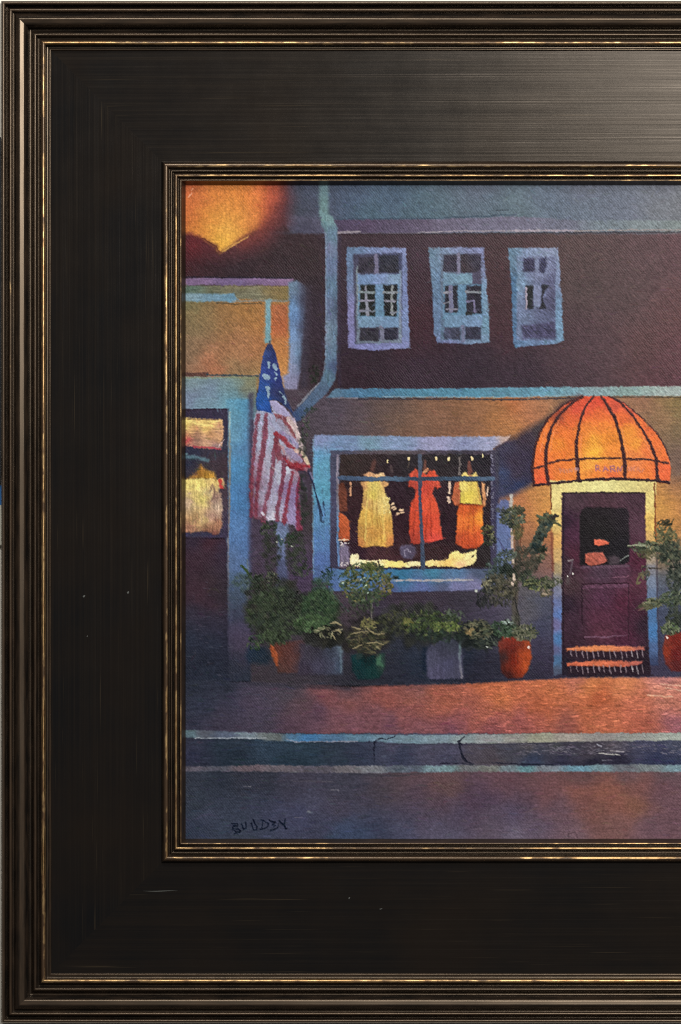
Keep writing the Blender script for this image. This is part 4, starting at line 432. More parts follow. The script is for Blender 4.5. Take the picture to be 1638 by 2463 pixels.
    rect(430, 1846, 1760, 2040, [(460, 1880, (60, 66, 82)), (540, 1880, (50, 58, 72)), (600, 1870, (60, 62, 76)), (650, 1880, (56, 60, 72)), (720, 1875, (78, 72, 90)), (820, 1880, (72, 72, 88)), (480, 1930, (58, 68, 80)), (560, 1930, (62, 70, 90)), (640, 1920, (58, 64, 82)), (500, 1960, (76, 80, 108)), (470, 1990, (56, 66, 90)), (540, 1990, (66, 78, 100)), (650, 1950, (84, 86, 124)), (600, 2000, (66, 76, 96)),
        (640, 2000, (68, 76, 102)), (720, 1960, (78, 82, 122)), (740, 1930, (84, 84, 108)), (700, 1900, (72, 70, 90)), (760, 1990, (70, 72, 96)), (840, 1900, (72, 72, 90)), (810, 1940, (86, 76, 98)), (830, 2010, (60, 80, 116)), (870, 2010, (62, 80, 114)), (900, 1990, (62, 70, 98)), (880, 1940, (78, 72, 92)), (920, 1900, (84, 74, 84)), (960, 1885, (98, 80, 86)), (1000, 1880, (116, 82, 84)), (1000, 1900, (88, 74, 100)), (1060, 1885, (122, 84, 86)),
        (1090, 1900, (126, 90, 80)), (1060, 1930, (90, 68, 84)), (1130, 1930, (86, 62, 86)), (1200, 1890, (126, 84, 92)), (1180, 1920, (84, 66, 96)), (1000, 1960, (88, 74, 96)), (980, 1990, (78, 86, 118)), (1060, 1990, (90, 86, 112)), (1100, 1950, (82, 76, 106)), (1200, 1960, (96, 84, 106)), (1170, 1995, (104, 92, 108)), (1240, 1880, (116, 78, 88)), (1280, 1885, (124, 84, 88)), (1260, 1930, (94, 72, 90)), (1240, 1960, (84, 78, 114)), (1320, 1910, (136, 84, 86)),
        (1280, 1990, (106, 92, 116)), (1360, 1950, (106, 84, 104)), (1400, 1905, (164, 94, 76)), (1450, 1905, (168, 98, 74)), (1480, 1900, (166, 96, 74)), (1420, 1930, (130, 80, 80)), (1440, 1960, (136, 88, 78)), (1500, 1940, (160, 92, 76)), (1530, 1935, (160, 106, 70)), (1540, 1900, (150, 90, 88)), (1600, 1900, (122, 80, 96)), (1600, 1940, (120, 86, 100)), (1560, 1980, (110, 82, 104)), (1480, 1985, (130, 92, 92)), (1630, 1980, (120, 86, 98)),
        (1400, 1870, (98, 74, 84)), (1500, 1870, (104, 86, 100)), (1600, 1865, (98, 84, 92)), (1380, 2010, (130, 104, 120)), (1550, 2012, (136, 100, 114)), (1240, 2014, (124, 116, 140)), (1080, 2014, (104, 102, 132)), (850, 2018, (72, 90, 124)), (600, 2016, (74, 80, 100))], L=Lr, soft=1.8, tex='h', ta=.1, h=.3, sf=18)
    poly([(430, 1844), (520, 1843), (640, 1839), (720, 1842), (860, 1842), (1000, 1842), (1120, 1840), (1240, 1842), (1400, 1842), (1450, 1839), (1760, 1840), (1760, 1855), (1500, 1857), (1380, 1856), (1240, 1857), (1100, 1856), (1000, 1858), (900, 1860), (700, 1858), (620, 1856), (520, 1855), (430, 1856)],
        [(460, 1848, (96, 92, 104)), (520, 1848, (90, 92, 104)), (600, 1846, (110, 98, 106)), (680, 1846, (106, 100, 108)), (760, 1850, (96, 92, 104)), (840, 1850, (116, 112, 118)), (900, 1850, (124, 126, 134)), (950, 1850, (96, 104, 116)), (1000, 1850, (90, 98, 112)), (1030, 1850, (122, 146, 156)), (1080, 1850, (120, 148, 154)), (1120, 1850, (110, 112, 116)), (1180, 1850, (122, 124, 120)), (1230, 1850, (118, 132, 140)), (1265, 1849, (104, 144, 152)), (1310, 1849, (124, 132, 142)),
         (1400, 1849, (110, 150, 168)), (1440, 1848, (118, 144, 152)), (1500, 1848, (112, 116, 124)), (1560, 1847, (120, 128, 132)), (1630, 1846, (124, 150, 160))], L=Lk, h=.6, soft=1.5, tex='d', ta=.16, sf=9)
    line([(840, 1862), (960, 1866), (1020, 1860)], 4, (58, 62, 72), a=.5, soft=3); line([(700, 1879), (800, 1880)], 2, (112, 108, 118), a=.5)
    for P in ([(588, 1892), (602, 1892)], [(796, 1900), (816, 1900)], [(710, 1966), (728, 1967)], [(740, 1950), (746, 1952)]): line(P, 2, (140, 138, 150), a=.7, h=1.)
    line([(1368, 2016), (1368, 2006), (1376, 2003), (1386, 2004), (1388, 2014)], 2, (90, 66, 76), a=.7)
    tone(Lr, (.97, .97, .97), .82); tone(Ls, (1, 1, 1), .93)
    # ---- signature -------------------------------------------------------------
    Lg = lab('painted_signature', 'dark brushed signature in the lower left corner')
    SG = (24, 34, 50)
    for P, w in (([(558, 1981), (573, 1981), (571, 1987), (560, 1985), (560, 1993), (572, 1993), (577, 1998), (575, 2002), (568, 2001), (559, 1995)], 3.6), ([(563, 2006), (568, 2004), (572, 2006)], 2), ([(582, 1980), (584, 1990), (586, 1995), (592, 1993), (592, 1986), (591, 1978)], 3.4), ([(605, 1980), (607, 1988), (610, 1996), (616, 1996)], 2.8), ([(609, 1972), (613, 1981), (618, 1988), (617, 1996)], 3.4),
                 ([(629, 1972), (637, 1977), (645, 1981), (645, 1987), (638, 1992), (626, 1995)], 3.2), ([(632, 1978), (630, 1991)], 2), ([(648, 1974), (656, 1977), (662, 1977)], [3, 5, 3]), ([(660, 1978), (655, 1983), (661, 1986), (658, 1990)], 3.2), ([(651, 1998), (658, 1997), (666, 1993), (669, 1988), (669, 1981)], [4, 4, 3, 3, 2]), ([(671, 1972), (676, 1979), (682, 1984), (686, 1993), (690, 1992)], [3, 4, 4, 5, 4]), ([(686, 1970), (685, 1980), (683, 1986)], 3)):
        line(P, w, SG, L=Lg, a=.92, wob=.5, soft=1., h=.8)

def paint4():
    """plants and pots in front of the wall"""
    G1 = [(52, 62, 50), (60, 76, 54), (44, 54, 46), (74, 86, 62), (58, 72, 60)]; G2 = [(64, 92, 60), (50, 78, 52), (84, 108, 70), (42, 60, 46)]; G3 = [(104, 112, 60), (84, 100, 56), (60, 84, 58), (128, 118, 66), (72, 96, 72), (46, 62, 50)]
    G4 = [(78, 88, 58), (100, 106, 64), (56, 70, 52), (120, 116, 80), (44, 56, 46)]; G5 = [(66, 78, 66), (50, 62, 56), (92, 98, 74), (44, 54, 50), (112, 112, 88)]; OL = (58, 56, 54)
    # pots
    def pot(name, text): return lab(name, text)
    poly([(596, 1556), (640, 1556), (652, 1580), (646, 1598), (598, 1598), (590, 1580)], [(610, 1575, (30, 52, 72)), (635, 1580, (32, 46, 58)), (610, 1592, (42, 54, 70))], L=pot('painted_pot', 'small dark teal pot at far left of the row'), soft=6, a=.75, tex='d')
    poly([(649, 1546), (736, 1540), (728, 1580), (716, 1618), (670, 1618), (660, 1590)], [(664, 1570, (108, 62, 50)), (676, 1612, (86, 60, 56)), (690, 1560, (92, 58, 54)), (700, 1590, (98, 64, 60)), (722, 1560, (82, 60, 64)), (715, 1600, (78, 62, 70))], L=pot('painted_pot', 'terracotta pot with bright orange left edge'), soft=2.5, tex='d', ta=.16, h=.5, sf=9)
    line([(655, 1556), (660, 1576), (666, 1600)], [10, 13, 6], [(656, 1560, (164, 84, 48)), (662, 1580, (196, 98, 48)), (668, 1600, (150, 80, 52))], a=.85, soft=2.5, tex='d', ta=.2, h=.6)
    poly([(722, 1548), (826, 1542), (824, 1622), (716, 1622), (720, 1590)], [(740, 1570, (66, 62, 76)), (770, 1600, (74, 72, 94)), (760, 1560, (56, 54, 66)), (795, 1600, (70, 72, 92)), (816, 1560, (98, 118, 134)), (816, 1600, (80, 98, 122)), (800, 1570, (62, 70, 88)), (730, 1610, (68, 60, 78))], L=pot('painted_pot', 'square slate planter with pale right edge'), soft=4, a=.8, tex='v', ta=.12, h=.3, sf=9)
    line([(820, 1548), (821, 1616)], 5, (116, 138, 150), a=.55, soft=2)
    poly([(844, 1576), (870, 1570), (926, 1572), (926, 1610), (912, 1632), (862, 1634), (848, 1616)], [(860, 1590, (28, 60, 64)), (890, 1590, (22, 46, 48)), (895, 1615, (32, 62, 62)), (860, 1620, (30, 54, 58)), (920, 1600, (52, 72, 66))], L=pot('painted_pot', 'dark green glazed pot with a pale highlight'), soft=3, tex='v', ta=.16, h=.4, sf=9)
    line([(912, 1578), (911, 1594), (920, 1602)], [10, 12, 6], (76, 116, 92), a=.85, soft=3, h=.7)
    poly([(1024, 1566), (1050, 1540), (1110, 1536), (1114, 1600), (1114, 1632), (1094, 1632), (1040, 1636), (1028, 1628), (1024, 1600)], [(1040, 1590, (82, 82, 104)), (1070, 1570, (70, 70, 88)), (1080, 1600, (80, 80, 106)), (1050, 1620, (84, 82, 108)), (1080, 1550, (62, 66, 78)), (1100, 1610, (76, 76, 96))], L=pot('painted_pot', 'square lilac grey planter with pale right edge'), soft=2.5, tex='v', ta=.12, h=.3, sf=9)
    line([(1107, 1538), (1106, 1580), (1110, 1630)], [7, 5, 5], [(1107, 1550, (104, 134, 132)), (1107, 1600, (116, 120, 140)), (1110, 1628, (150, 140, 146))], a=.8, soft=2, h=.7); line([(1022, 1560), (1020, 1610)], 10, (26, 38, 54), a=.6, soft=5); line([(1036, 1636), (1096, 1636)], 5, (40, 44, 58), a=.6)
    poly([(1196, 1544), (1206, 1530), (1230, 1528), (1262, 1538), (1276, 1542), (1278, 1580), (1270, 1612), (1256, 1630), (1222, 1632), (1206, 1616), (1202, 1580)], [(1206, 1545, (128, 60, 50)), (1225, 1536, (140, 52, 40)), (1230, 1560, (104, 40, 34)), (1210, 1580, (64, 46, 48)), (1235, 1590, (126, 42, 28)), (1265, 1570, (176, 74, 30)), (1262, 1600, (190, 84, 32)), (1245, 1610, (140, 50, 28)), (1272, 1550, (160, 74, 40)), (1225, 1625, (72, 38, 38)), (1250, 1550, (120, 50, 38))],
        L=pot('painted_pot', 'red glazed pot left of the door'), soft=2.5, tex='v', ta=.14, h=.7, sf=8)
    poly([(1594, 1560), (1600, 1530), (1616, 1520), (1700, 1520), (1700, 1614), (1616, 1614), (1600, 1596)], [(1604, 1570, (150, 58, 34)), (1600, 1545, (132, 58, 44)), (1625, 1540, (124, 42, 34)), (1625, 1575, (106, 34, 36)), (1625, 1600, (92, 40, 42)), (1605, 1600, (110, 50, 44)), (1670, 1570, (140, 48, 34))], L=pot('painted_pot', 'red glazed pot right of the door, cut by the frame edge'), soft=2.5, tex='d', ta=.14, h=.7, sf=8)
    for (x, y) in ((1272, 1557), (1605, 1534), (1220, 1532)): dab(x, y, 4, 2.8, .8, np.array((236, 214, 204)) / 255., .95 if x != 1220 else .5, None, 1)
    # climbing leaves around the flag and pipe
    L = lab('painted_vine', 'dark green vine behind the flag and pipe')
    leaves(645, 1272, 20, 22, 60, G1, 5, 3, L, .7); leaves(652, 1325, 24, 46, 110, [(58, 62, 52), (64, 70, 54), (52, 58, 52)], 7, 4, L, .45); leaves(700, 1296, 16, 18, 50, G1 + [(40, 74, 46)], 5, 3, L, .7); leaves(712, 1330, 26, 54, 150, [(58, 66, 54), (62, 74, 54), (54, 60, 56)], 7, 4, L, .45); leaves(725, 1372, 24, 14, 40, G1, 6, 3, L, .6)
    leaves(736, 1020, 12, 30, 50, G1 + [(96, 110, 96)], 4, 2, L, .6); leaves(728, 1080, 10, 30, 40, [(64, 66, 62), (54, 60, 52)], 6, 3, L, .5); leaves(756, 900, 14, 22, 50, [(56, 62, 54), (44, 56, 44)], 5, 3, L, .5); leaves(748, 985, 16, 8, 26, [(48, 66, 54), (56, 70, 58)], 5, 2.4, L, .5, -.8, .3); leaves(730, 1200, 14, 60, 60, [(58, 62, 56), (46, 60, 50)], 8, 4, L, .45)
    for (x, y) in ((703, 1314), (678, 1296), (666, 1304)): dab(x, y, 3, 1.8, .6, np.array((170, 176, 160)) / 255., .85, None, 1)
    line([(670, 1290), (676, 1310), (680, 1300)], 6, (50, 70, 66), a=.8, L=L)
    # dark mass behind the pots
    for (x, y, rx, ry, c) in ((660, 1450, 70, 70, (60, 60, 54)), (760, 1480, 60, 60, (56, 62, 56)), (880, 1530, 60, 46, (58, 54, 56)), (1000, 1500, 100, 50, (56, 58, 56)), (780, 1530, 46, 20, (50, 50, 50)), (1150, 1530, 50, 30, (48, 54, 54))):
        leaves(x, y, rx, ry, 170, [c, (c[0] - 8, c[1] - 6, c[2] - 6), (c[0] + 8, c[1] + 8, c[2])], 15, 9, None, .55, None, 1.2, .1)
    L = lab('painted_plant', 'broad dark bush behind the terracotta pot')
    line([(580, 1360), (594, 1374), (604, 1390)], [4, 7, 6], (62, 80, 52), L=L, h=.8); leaves(610, 1398, 22, 20, 50, G1, 6, 2.6, L, .75); leaves(640, 1412, 40, 34, 120, G1, 6, 3, L, .6); leaves(585, 1400, 24, 22, 60, [(74, 98, 92), (66, 84, 84), (84, 104, 88)], 7, 4, L, .35)
    leaves(668, 1478, 78, 66, 260, G1, 13, 7, L, .4); leaves(665, 1480, 74, 62, 480, G1 + [(86, 104, 72), (70, 92, 58)], 6, 3, L, .5); leaves(615, 1545, 22, 18, 60, G2, 5, 2.4, L, .7); leaves(665, 1530, 40, 20, 110, [(74, 92, 62), (84, 104, 72), (50, 60, 46)], 7, 3, L, .6); leaves(700, 1450, 36, 30, 120, [(46, 50, 46), (78, 88, 72), (56, 66, 52), (36, 42, 38)], 4.5, 2, L, .75)
    leaves(654, 1390, 18, 14, 26, [(112, 116, 92), (40, 44, 38)], 4, 1.8, L, .8)
    L = lab('painted_plant', 'brighter green bush above the slate planter')
    leaves(775, 1415, 26, 30, 120, [(60, 88, 72), (66, 92, 80), (54, 78, 60)], 7, 4, L, .5); leaves(770, 1462, 44, 44, 130, G2, 12, 7, L, .4); leaves(770, 1460, 40, 40, 260, G2, 7, 3, L, .5); leaves(750, 1500, 44, 20, 150, [(84, 118, 72), (70, 98, 60), (60, 84, 56), (96, 124, 80)], 7, 3, L, .7); leaves(790, 1380, 16, 18, 50, [(44, 74, 76), (60, 92, 92), (38, 60, 60)], 5, 2, L, .8)
    line([(784, 1380), (792, 1400), (800, 1428), (820, 1452), (838, 1470)], 2, (64, 84, 74), L=L, a=.8); leaves(790, 1520, 34, 16, 70, [(120, 122, 88), (44, 44, 38), (150, 146, 112), (30, 34, 32)], 6, 2, L, .85, .3, .6)
    for P in ([(794, 1500), (808, 1497), (820, 1504)], [(800, 1518), (814, 1516), (820, 1521)], [(796, 1524), (804, 1532), (810, 1540)]): line(P, [2, 6, 2] if P[0][1] < 1520 else 2, (150, 140, 108), L=L, h=1.)
    L = lab('painted_plant', 'small yellow green tree under the shop window')
    line([(895, 1430), (894, 1462), (893, 1490)], [4, 4, 2], (140, 134, 126), L=L, h=.7, a=.8); leaves(880, 1402, 66, 50, 560, G3, 6, 2.6, L, .78, None, 1.2, 1.); leaves(878, 1444, 40, 22, 140, [(66, 84, 62), (56, 70, 56), (84, 100, 76)], 6, 2.6, L, .7); leaves(888, 1366, 14, 14, 40, [(100, 112, 56), (78, 96, 52)], 5, 2.6, L, .8)
    leaves(930, 1408, 14, 26, 40, [(160, 140, 84), (130, 116, 66), (90, 96, 60)], 6, 2.4, L, .8); leaves(950, 1390, 10, 5, 10, [(50, 64, 62)], 6, 2.4, L, .8, .1, .3); leaves(862, 1470, 40, 14, 60, [(68, 76, 60), (58, 60, 58)], 6, 2.4, L, .5)
    for (x, y) in ((885, 1426), (880, 1408), (876, 1390), (826, 1402), (868, 1394)): dab(x, y, 3.4, 1.6, SEED.uniform(0, 3), np.array((176, 196, 176)) / 255., .85, None, 1)
    L = lab('painted_plant', 'brown green fern over the dark green pot')
    leaves(884, 1540, 48, 32, 280, [(96, 92, 64), (70, 74, 56), (120, 112, 76), (52, 54, 48), (60, 68, 52)], 8, 2.2, L, .7, .2, .5); leaves(888, 1500, 20, 14, 60, [(150, 140, 84), (116, 116, 66), (96, 96, 62)], 6, 2.4, L, .8)
    for P in ([(843, 1526), (862, 1520), (884, 1520)], [(884, 1512), (900, 1524), (924, 1526)], [(880, 1548), (904, 1544), (924, 1552)], [(850, 1560), (870, 1552)], [(846, 1508), (866, 1512)]): line(P, [2, 4, 2][:len(P)], (156, 144, 108), L=L, h=1., a=.8)
    L = lab('painted_plant', 'wide low bush behind the lilac grey planter')
    leaves(960, 1496, 50, 30, 200, [(76, 82, 58), (62, 68, 54), (92, 94, 60), (56, 58, 52)], 7, 2.8, L, .6); leaves(1040, 1500, 74, 32, 420, [(78, 96, 54), (62, 82, 50), (100, 114, 60), (52, 66, 48), (48, 56, 50)], 7, 2.8, L, .7); leaves(1070, 1508, 36, 12, 70, [(124, 136, 70), (96, 116, 56)], 6, 2.4, L, .8); leaves(982, 1496, 12, 8, 24, [(134, 130, 66), (112, 116, 60)], 6, 3, L, .8)
    leaves(1060, 1530, 60, 14, 100, [(46, 58, 54), (54, 70, 60)], 7, 3, L, .6); leaves(1090, 1480, 30, 14, 60, [(86, 100, 84), (110, 126, 100), (56, 66, 56)], 6, 2.2, L, .7)
    L = lab('painted_plant', 'small tan leaved plant left of the red pot')
    leaves(1150, 1515, 34, 24, 160, [(130, 124, 92), (96, 104, 74), (70, 80, 60), (110, 110, 84), (36, 42, 40)], 8, 2.2, L, .75, .3, .7); leaves(1130, 1518, 9, 7, 14, [(160, 134, 84)], 6, 3, L, .8)
    leaves(1170, 1545, 26, 16, 60, [(34, 42, 42), (56, 66, 60), (84, 94, 80)], 8, 2, L, .75, .5, .4); dab(1172, 1557, 4, 2.4, .8, np.array((190, 196, 190)) / 255., .9, None, 1)
    # tall plant left of the door
    L = lab('painted_plant', 'tall thin tree in the red pot left of the door')
    line([(1240, 1218), (1244, 1300), (1240, 1400), (1238, 1460), (1244, 1520)], [8, 11, 13, 15, 18], [(1242, 1230, (84, 86, 62)), (1242, 1300, (96, 80, 72)), (1240, 1400, (84, 72, 62)), (1240, 1480, (84, 80, 72))], L=L, soft=3, tex='v', ta=.2, a=.85, h=.5); line([(1257, 1260), (1252, 1300), (1252, 1330)], 2.4, (110, 70, 50), L=L, a=.9)
    line([(1238, 1440), (1246, 1476), (1250, 1512)], 2.5, (44, 44, 46), a=.9, L=L); line([(1244, 1400), (1238, 1440)], 2.5, (56, 52, 48), a=.9, L=L); line([(1274, 1356), (1262, 1376), (1250, 1400)], 3, (70, 68, 58), L=L, a=.7)
    leaves(1232, 1246, 30, 24, 190, G5 + [(104, 108, 74)], 6.5, 2.8, L, .85); leaves(1206, 1228, 14, 6, 18, [(66, 70, 70), (90, 94, 90)], 6, 2, L, .8); leaves(1250, 1226, 10, 9, 26, [(84, 86, 62), (60, 66, 50)], 6, 2.8, L, .8); leaves(1244, 1280, 14, 18, 50, [(110, 104, 62), (84, 86, 56)], 7, 3, L, .5)
    leaves(1174, 1276, 16, 14, 60, [(86, 92, 56), (130, 130, 80), (44, 46, 40)], 5, 2.2, L, .85); leaves(1178, 1300, 16, 12, 50, [(46, 50, 44), (104, 106, 74), (64, 72, 56)], 6, 2, L, .8)
    leaves(1316, 1250, 22, 12, 70, [(76, 84, 62), (104, 108, 78), (48, 56, 50), (90, 96, 68)], 7, 3, L, .9); line([(1294, 1240), (1304, 1246), (1312, 1248)], [4, 9, 6], (92, 100, 76), L=L, h=1.); line([(1328, 1246), (1336, 1240), (1342, 1242)], [7, 8, 4], (58, 54, 50), L=L, h=1.); line([(1332, 1256), (1340, 1260), (1350, 1266)], [6, 7, 2], (90, 90, 64), L=L, h=1.); line([(1312, 1240), (1314, 1230)], 2.4, (70, 70, 52), L=L)
    for t in np.linspace(0, 1, 7): leaves(1314 - 32 * t, 1262 + 60 * t, 15 - 2 * t, 11, 36, [(70, 80, 68), (52, 64, 58), (94, 100, 80), (50, 72, 74)], 6.5, 3, L, .85, 2.2, .7)
    leaves(1290, 1320, 14, 10, 30, [(40, 60, 62), (56, 76, 74), (34, 44, 42)], 7, 3.6, L, .9); leaves(1304, 1324, 8, 9, 18, [(46, 54, 44), (60, 66, 50)], 8, 4, L, .9); leaves(1298, 1342, 10, 8, 22, [(64, 68, 54), (96, 98, 72), (44, 52, 44)], 6, 2.6, L, .8)
    leaves(1262, 1350, 34, 36, 260, [(68, 68, 58), (80, 80, 64), (56, 60, 52), (90, 86, 72)], 7, 3, L, .6); leaves(1220, 1336, 22, 16, 80, [(70, 84, 78), (52, 64, 62), (100, 110, 94)], 6, 2.4, L, .8)
    leaves(1196, 1372, 30, 30, 180, [(66, 82, 80), (84, 100, 96), (50, 60, 58), (58, 76, 64)], 7, 2.4, L, .7); leaves(1216, 1368, 12, 12, 30, [(36, 46, 42), (44, 56, 48)], 7, 5, L, .9); leaves(1232, 1380, 10, 12, 24, [(40, 48, 42), (52, 60, 48)], 7, 5, L, .9)
    leaves(1204, 1412, 42, 30, 260, [(96, 90, 72), (76, 76, 62), (116, 110, 82), (56, 58, 52), (84, 84, 66)], 8, 2.8, L, .75); leaves(1172, 1410, 14, 20, 60, [(120, 116, 88), (44, 48, 46), (140, 136, 104), (56, 62, 54)], 6, 2.4, L, .85); leaves(1168, 1440, 22, 26, 60, [(50, 54, 56), (44, 48, 50), (66, 68, 66)], 8, 2.4, L, .75, 1.5, .3)
    leaves(1210, 1446, 34, 12, 50, [(52, 54, 50), (84, 82, 70)], 7, 2.4, L, .7, 1.4, .5); dab(1145, 1422, 4, 3, .3, np.array((206, 214, 200)) / 255., .8, None, 1)
    leaves(1265, 1386, 22, 14, 80, [(66, 76, 60), (84, 90, 66), (48, 58, 50)], 6, 2.4, L, .75); leaves(1296, 1404, 38, 15, 190, [(74, 88, 62), (54, 70, 54), (104, 110, 80), (118, 122, 70), (44, 54, 46)], 6.5, 2.4, L, .85); leaves(1330, 1398, 24, 10, 60, [(110, 112, 84), (90, 96, 70), (60, 68, 56)], 6, 2.2, L, .8); leaves(1310, 1426, 18, 8, 40, [(110, 104, 78), (84, 84, 64), (160, 140, 116)], 6, 2.4, L, .8); line([(1305, 1428), (1316, 1430)], 4, (166, 150, 130), L=L, h=1.)
    for (x, y) in ((1236, 1384), (1236, 1392), (1232, 1404), (1234, 1350)): dab(x, y, 6, 3.4, 1.3, np.array((206, 186, 168)) / 255., .9, None, 1)
    leaves(1214, 1512, 34, 20, 190, [(66, 96, 66), (50, 72, 54), (90, 116, 90), (56, 66, 56)], 7, 2.4, L, .8); leaves(1262, 1522, 30, 18, 170, [(110, 112, 84), (84, 92, 66), (62, 72, 56), (134, 134, 106)], 7, 2.4, L, .8); leaves(1222, 1496, 12, 8, 18, [(40, 50, 46), (150, 170, 160)], 5, 2, L, .9); leaves(1240, 1490, 10, 14, 26, [(84, 86, 74)], 6, 2.6, L, .5)
    # tall plant right of the door
    L = lab('painted_plant', 'leafy tree right of the door, cut by the frame edge')
    line([(1632, 1300), (1626, 1400), (1628, 1520)], 8, (70, 76, 64), L=L, a=.7, soft=3); leaves(1602, 1258, 22, 8, 30, [(54, 54, 40), (84, 80, 52)], 8, 2.2, L, .9, -.5, .5); leaves(1600, 1288, 28, 20, 130, [(96, 100, 66), (70, 80, 56), (116, 114, 74), (140, 130, 80)], 6.5, 2.4, L, .8)
    leaves(1556, 1316, 40, 14, 170, [(86, 100, 76), (64, 76, 58), (120, 128, 106), (104, 112, 78), (50, 56, 46)], 8, 2.2, L, .85, .3, .6); line([(1510, 1313), (1530, 1311), (1552, 1312)], [2, 4, 5], (150, 156, 130), L=L, h=1.); leaves(1556, 1334, 22, 10, 50, [(110, 104, 70), (84, 86, 60)], 7, 2.4, L, .8, .6, .5)
    leaves(1610, 1330, 32, 28, 220, [(76, 88, 66), (56, 66, 54), (104, 110, 84), (48, 58, 52)], 8, 2.6, L, .75); leaves(1550, 1378, 12, 18, 34, [(84, 84, 72), (56, 70, 66), (120, 112, 84)], 6, 2.2, L, .8, 2.2, .5); line([(1548, 1392), (1544, 1380), (1534, 1392), (1532, 1404), (1540, 1400)], 4.5, (112, 104, 78), L=L, h=.9)
    leaves(1626, 1390, 22, 36, 200, [(66, 76, 66), (54, 64, 56), (44, 54, 50), (92, 96, 80)], 7, 3, L, .75); leaves(1574, 1450, 26, 12, 110, [(110, 114, 80), (84, 92, 66), (60, 70, 54), (130, 130, 96)], 6.5, 2.2, L, .85, -.3, .5); leaves(1552, 1460, 20, 7, 40, [(130, 124, 92), (96, 100, 70)], 7, 2, L, .85, -.5, .3); line([(1536, 1468), (1548, 1462)], 3, (120, 84, 84), L=L)
    leaves(1620, 1440, 34, 18, 170, [(90, 104, 76), (64, 80, 60), (116, 124, 92), (52, 60, 50)], 7, 2.4, L, .8, -.2, .6); leaves(1624, 1486, 24, 26, 110, [(60, 68, 56), (48, 56, 50), (76, 84, 66)], 7, 3, L, .65); leaves(1612, 1512, 22, 14, 110, [(112, 122, 88), (84, 104, 66), (60, 72, 54), (134, 140, 110)], 6.5, 2.4, L, .85)
    line([(1562, 1367), (1580, 1366), (1590, 1367)], 2.6, (62, 56, 50), L=L)

def paint_all():
    paint(); paint2()
    brushwork(446, 440, 1700, 1640, 4200, 9, 2.0, .0, .5, .09, .38, .35, .02)
    paint3(); 
    brushwork(446, 1640, 1700, 2020, 2400, 11, 1.8, .0, .18, .09, .4, .4, .02)
    paint4()
    # edges wander a little, as hand-laid paint does
    global IMG, LAB, HGT
    dx = (vnoise(GX / 6, GY / 6, 31) * 2.2 + vnoise(GX / 20, GY / 20, 33) * 1.6) / STEP; dy = (vnoise(GX / 6, GY / 6, 32) * 2.2 + vnoise(GX / 20, GY / 20, 34) * 1.6) / STEP
    jj = np.clip(np.round(np.arange(NY)[:, None] + dy).astype(int), 0, NY - 1); ii = np.clip(np.round(np.arange(NX)[None, :] + np.where(GX < 1690, dx, 0)).astype(int), 0, NX - 1)
    IMG = IMG[jj, ii]; LAB = LAB[jj, ii]; HGT = HGT[jj, ii]
    # beyond the photograph's right edge the street front runs on, much like its left part
    n = np.searchsorted(XS, 1640)
    src = np.clip(np.searchsorted(XS, np.clip(3280 - XS[n:], CX0 + 8, 1640)), 0, n - 1)
    IMG[:, n:] = IMG[:, src]; HGT[:, n:] = HGT[:, src]; 
    bl = IMG.copy()
    for s_ in (1, 2, 3):
        bl = (bl * 2 + np.roll(bl, s_, 0) + np.roll(bl, -s_, 0) + np.roll(bl, s_, 1) + np.roll(bl, -s_, 1)) / 6.
    IMG = np.clip(IMG + .28 * (IMG - bl), .01, 1.) ** 1.07
    # fine unevenness of the oil colour; twill coloured stronger upward, imitating sheen
    tw = np.sin((GX * .62 - GY * .79) * .95 + vnoise(GX / 14, GY / 14, 43) * 7) * (.5 + 1.3 * vnoise(GX / 3.2, GY / 3.2, 45)) * (.02 + .045 * np.clip(vnoise(GX / 90, GY / 70, 44) + .35 - (GY - 430) / 3200, 0, 1))
    nz = vnoise(GX / 2.2, GY / 2.2, 41) * .24 + vnoise(GX / 5, GY / 3.5, 42) * .10 + STREAK_D * .05 + BLOT * .05 + tw
    IMG = np.clip(IMG * (1 + nz)[..., None] , .01, .97)
# ---------------------------------------------------------------------------
#  THE SCENE
# ---------------------------------------------------------------------------
import bpy
S = 0.00029                    # metres per canvas unit
D = 2.0 / S                    # viewing distance in units
SC = bpy.context.scene; COL = SC.collection
KEY = 1.0
def W(px, py, h=0.):
    k = (D - h) / D
    return ((px - 819.) * S * k, -h * S, (1231.5 - py) * S * k)
def new_mesh(name, co, faces, mat, parent=None, smooth_=True, attrs=None, uv=None):
    me = bpy.data.meshes.new(name); co = np.asarray(co, np.float32); faces = np.asarray(faces, np.int32)
    me.vertices.add(len(co)); me.vertices.foreach_set('co', co.ravel())
    nf, k = faces.shape; me.loops.add(nf * k); me.loops.foreach_set('vertex_index', faces.ravel())
    me.polygons.add(nf); me.polygons.foreach_set('loop_start', np.arange(0, nf * k, k, dtype=np.int32))
    try: me.polygons.foreach_set('loop_total', np.full(nf, k, np.int32))
    except Exception: pass
    me.polygons.foreach_set('use_smooth', np.full(nf, smooth_))
    for nm, (typ, val) in (attrs or {}).items():
        a = me.attributes.new(nm, typ, 'POINT')
        a.data.foreach_set('color' if 'COLOR' in typ else 'value', np.asarray(val, np.float32).ravel())
    if uv is not None:
        l = me.uv_layers.new(name='UVMap'); l.data.foreach_set('uv', np.asarray(uv, np.float32)[faces.ravel()].ravel())
    me.update(calc_edges=True); me.validate()
    me.materials.append(mat); o = bpy.data.objects.new(name, me); COL.objects.link(o)
    if parent: o.parent = parent
    return o
def empty(name, loc, label, cat):
    o = bpy.data.objects.new(name, None); COL.objects.link(o); o.location = loc; o['label'] = label; o['category'] = cat; o.empty_display_size = .05; return o
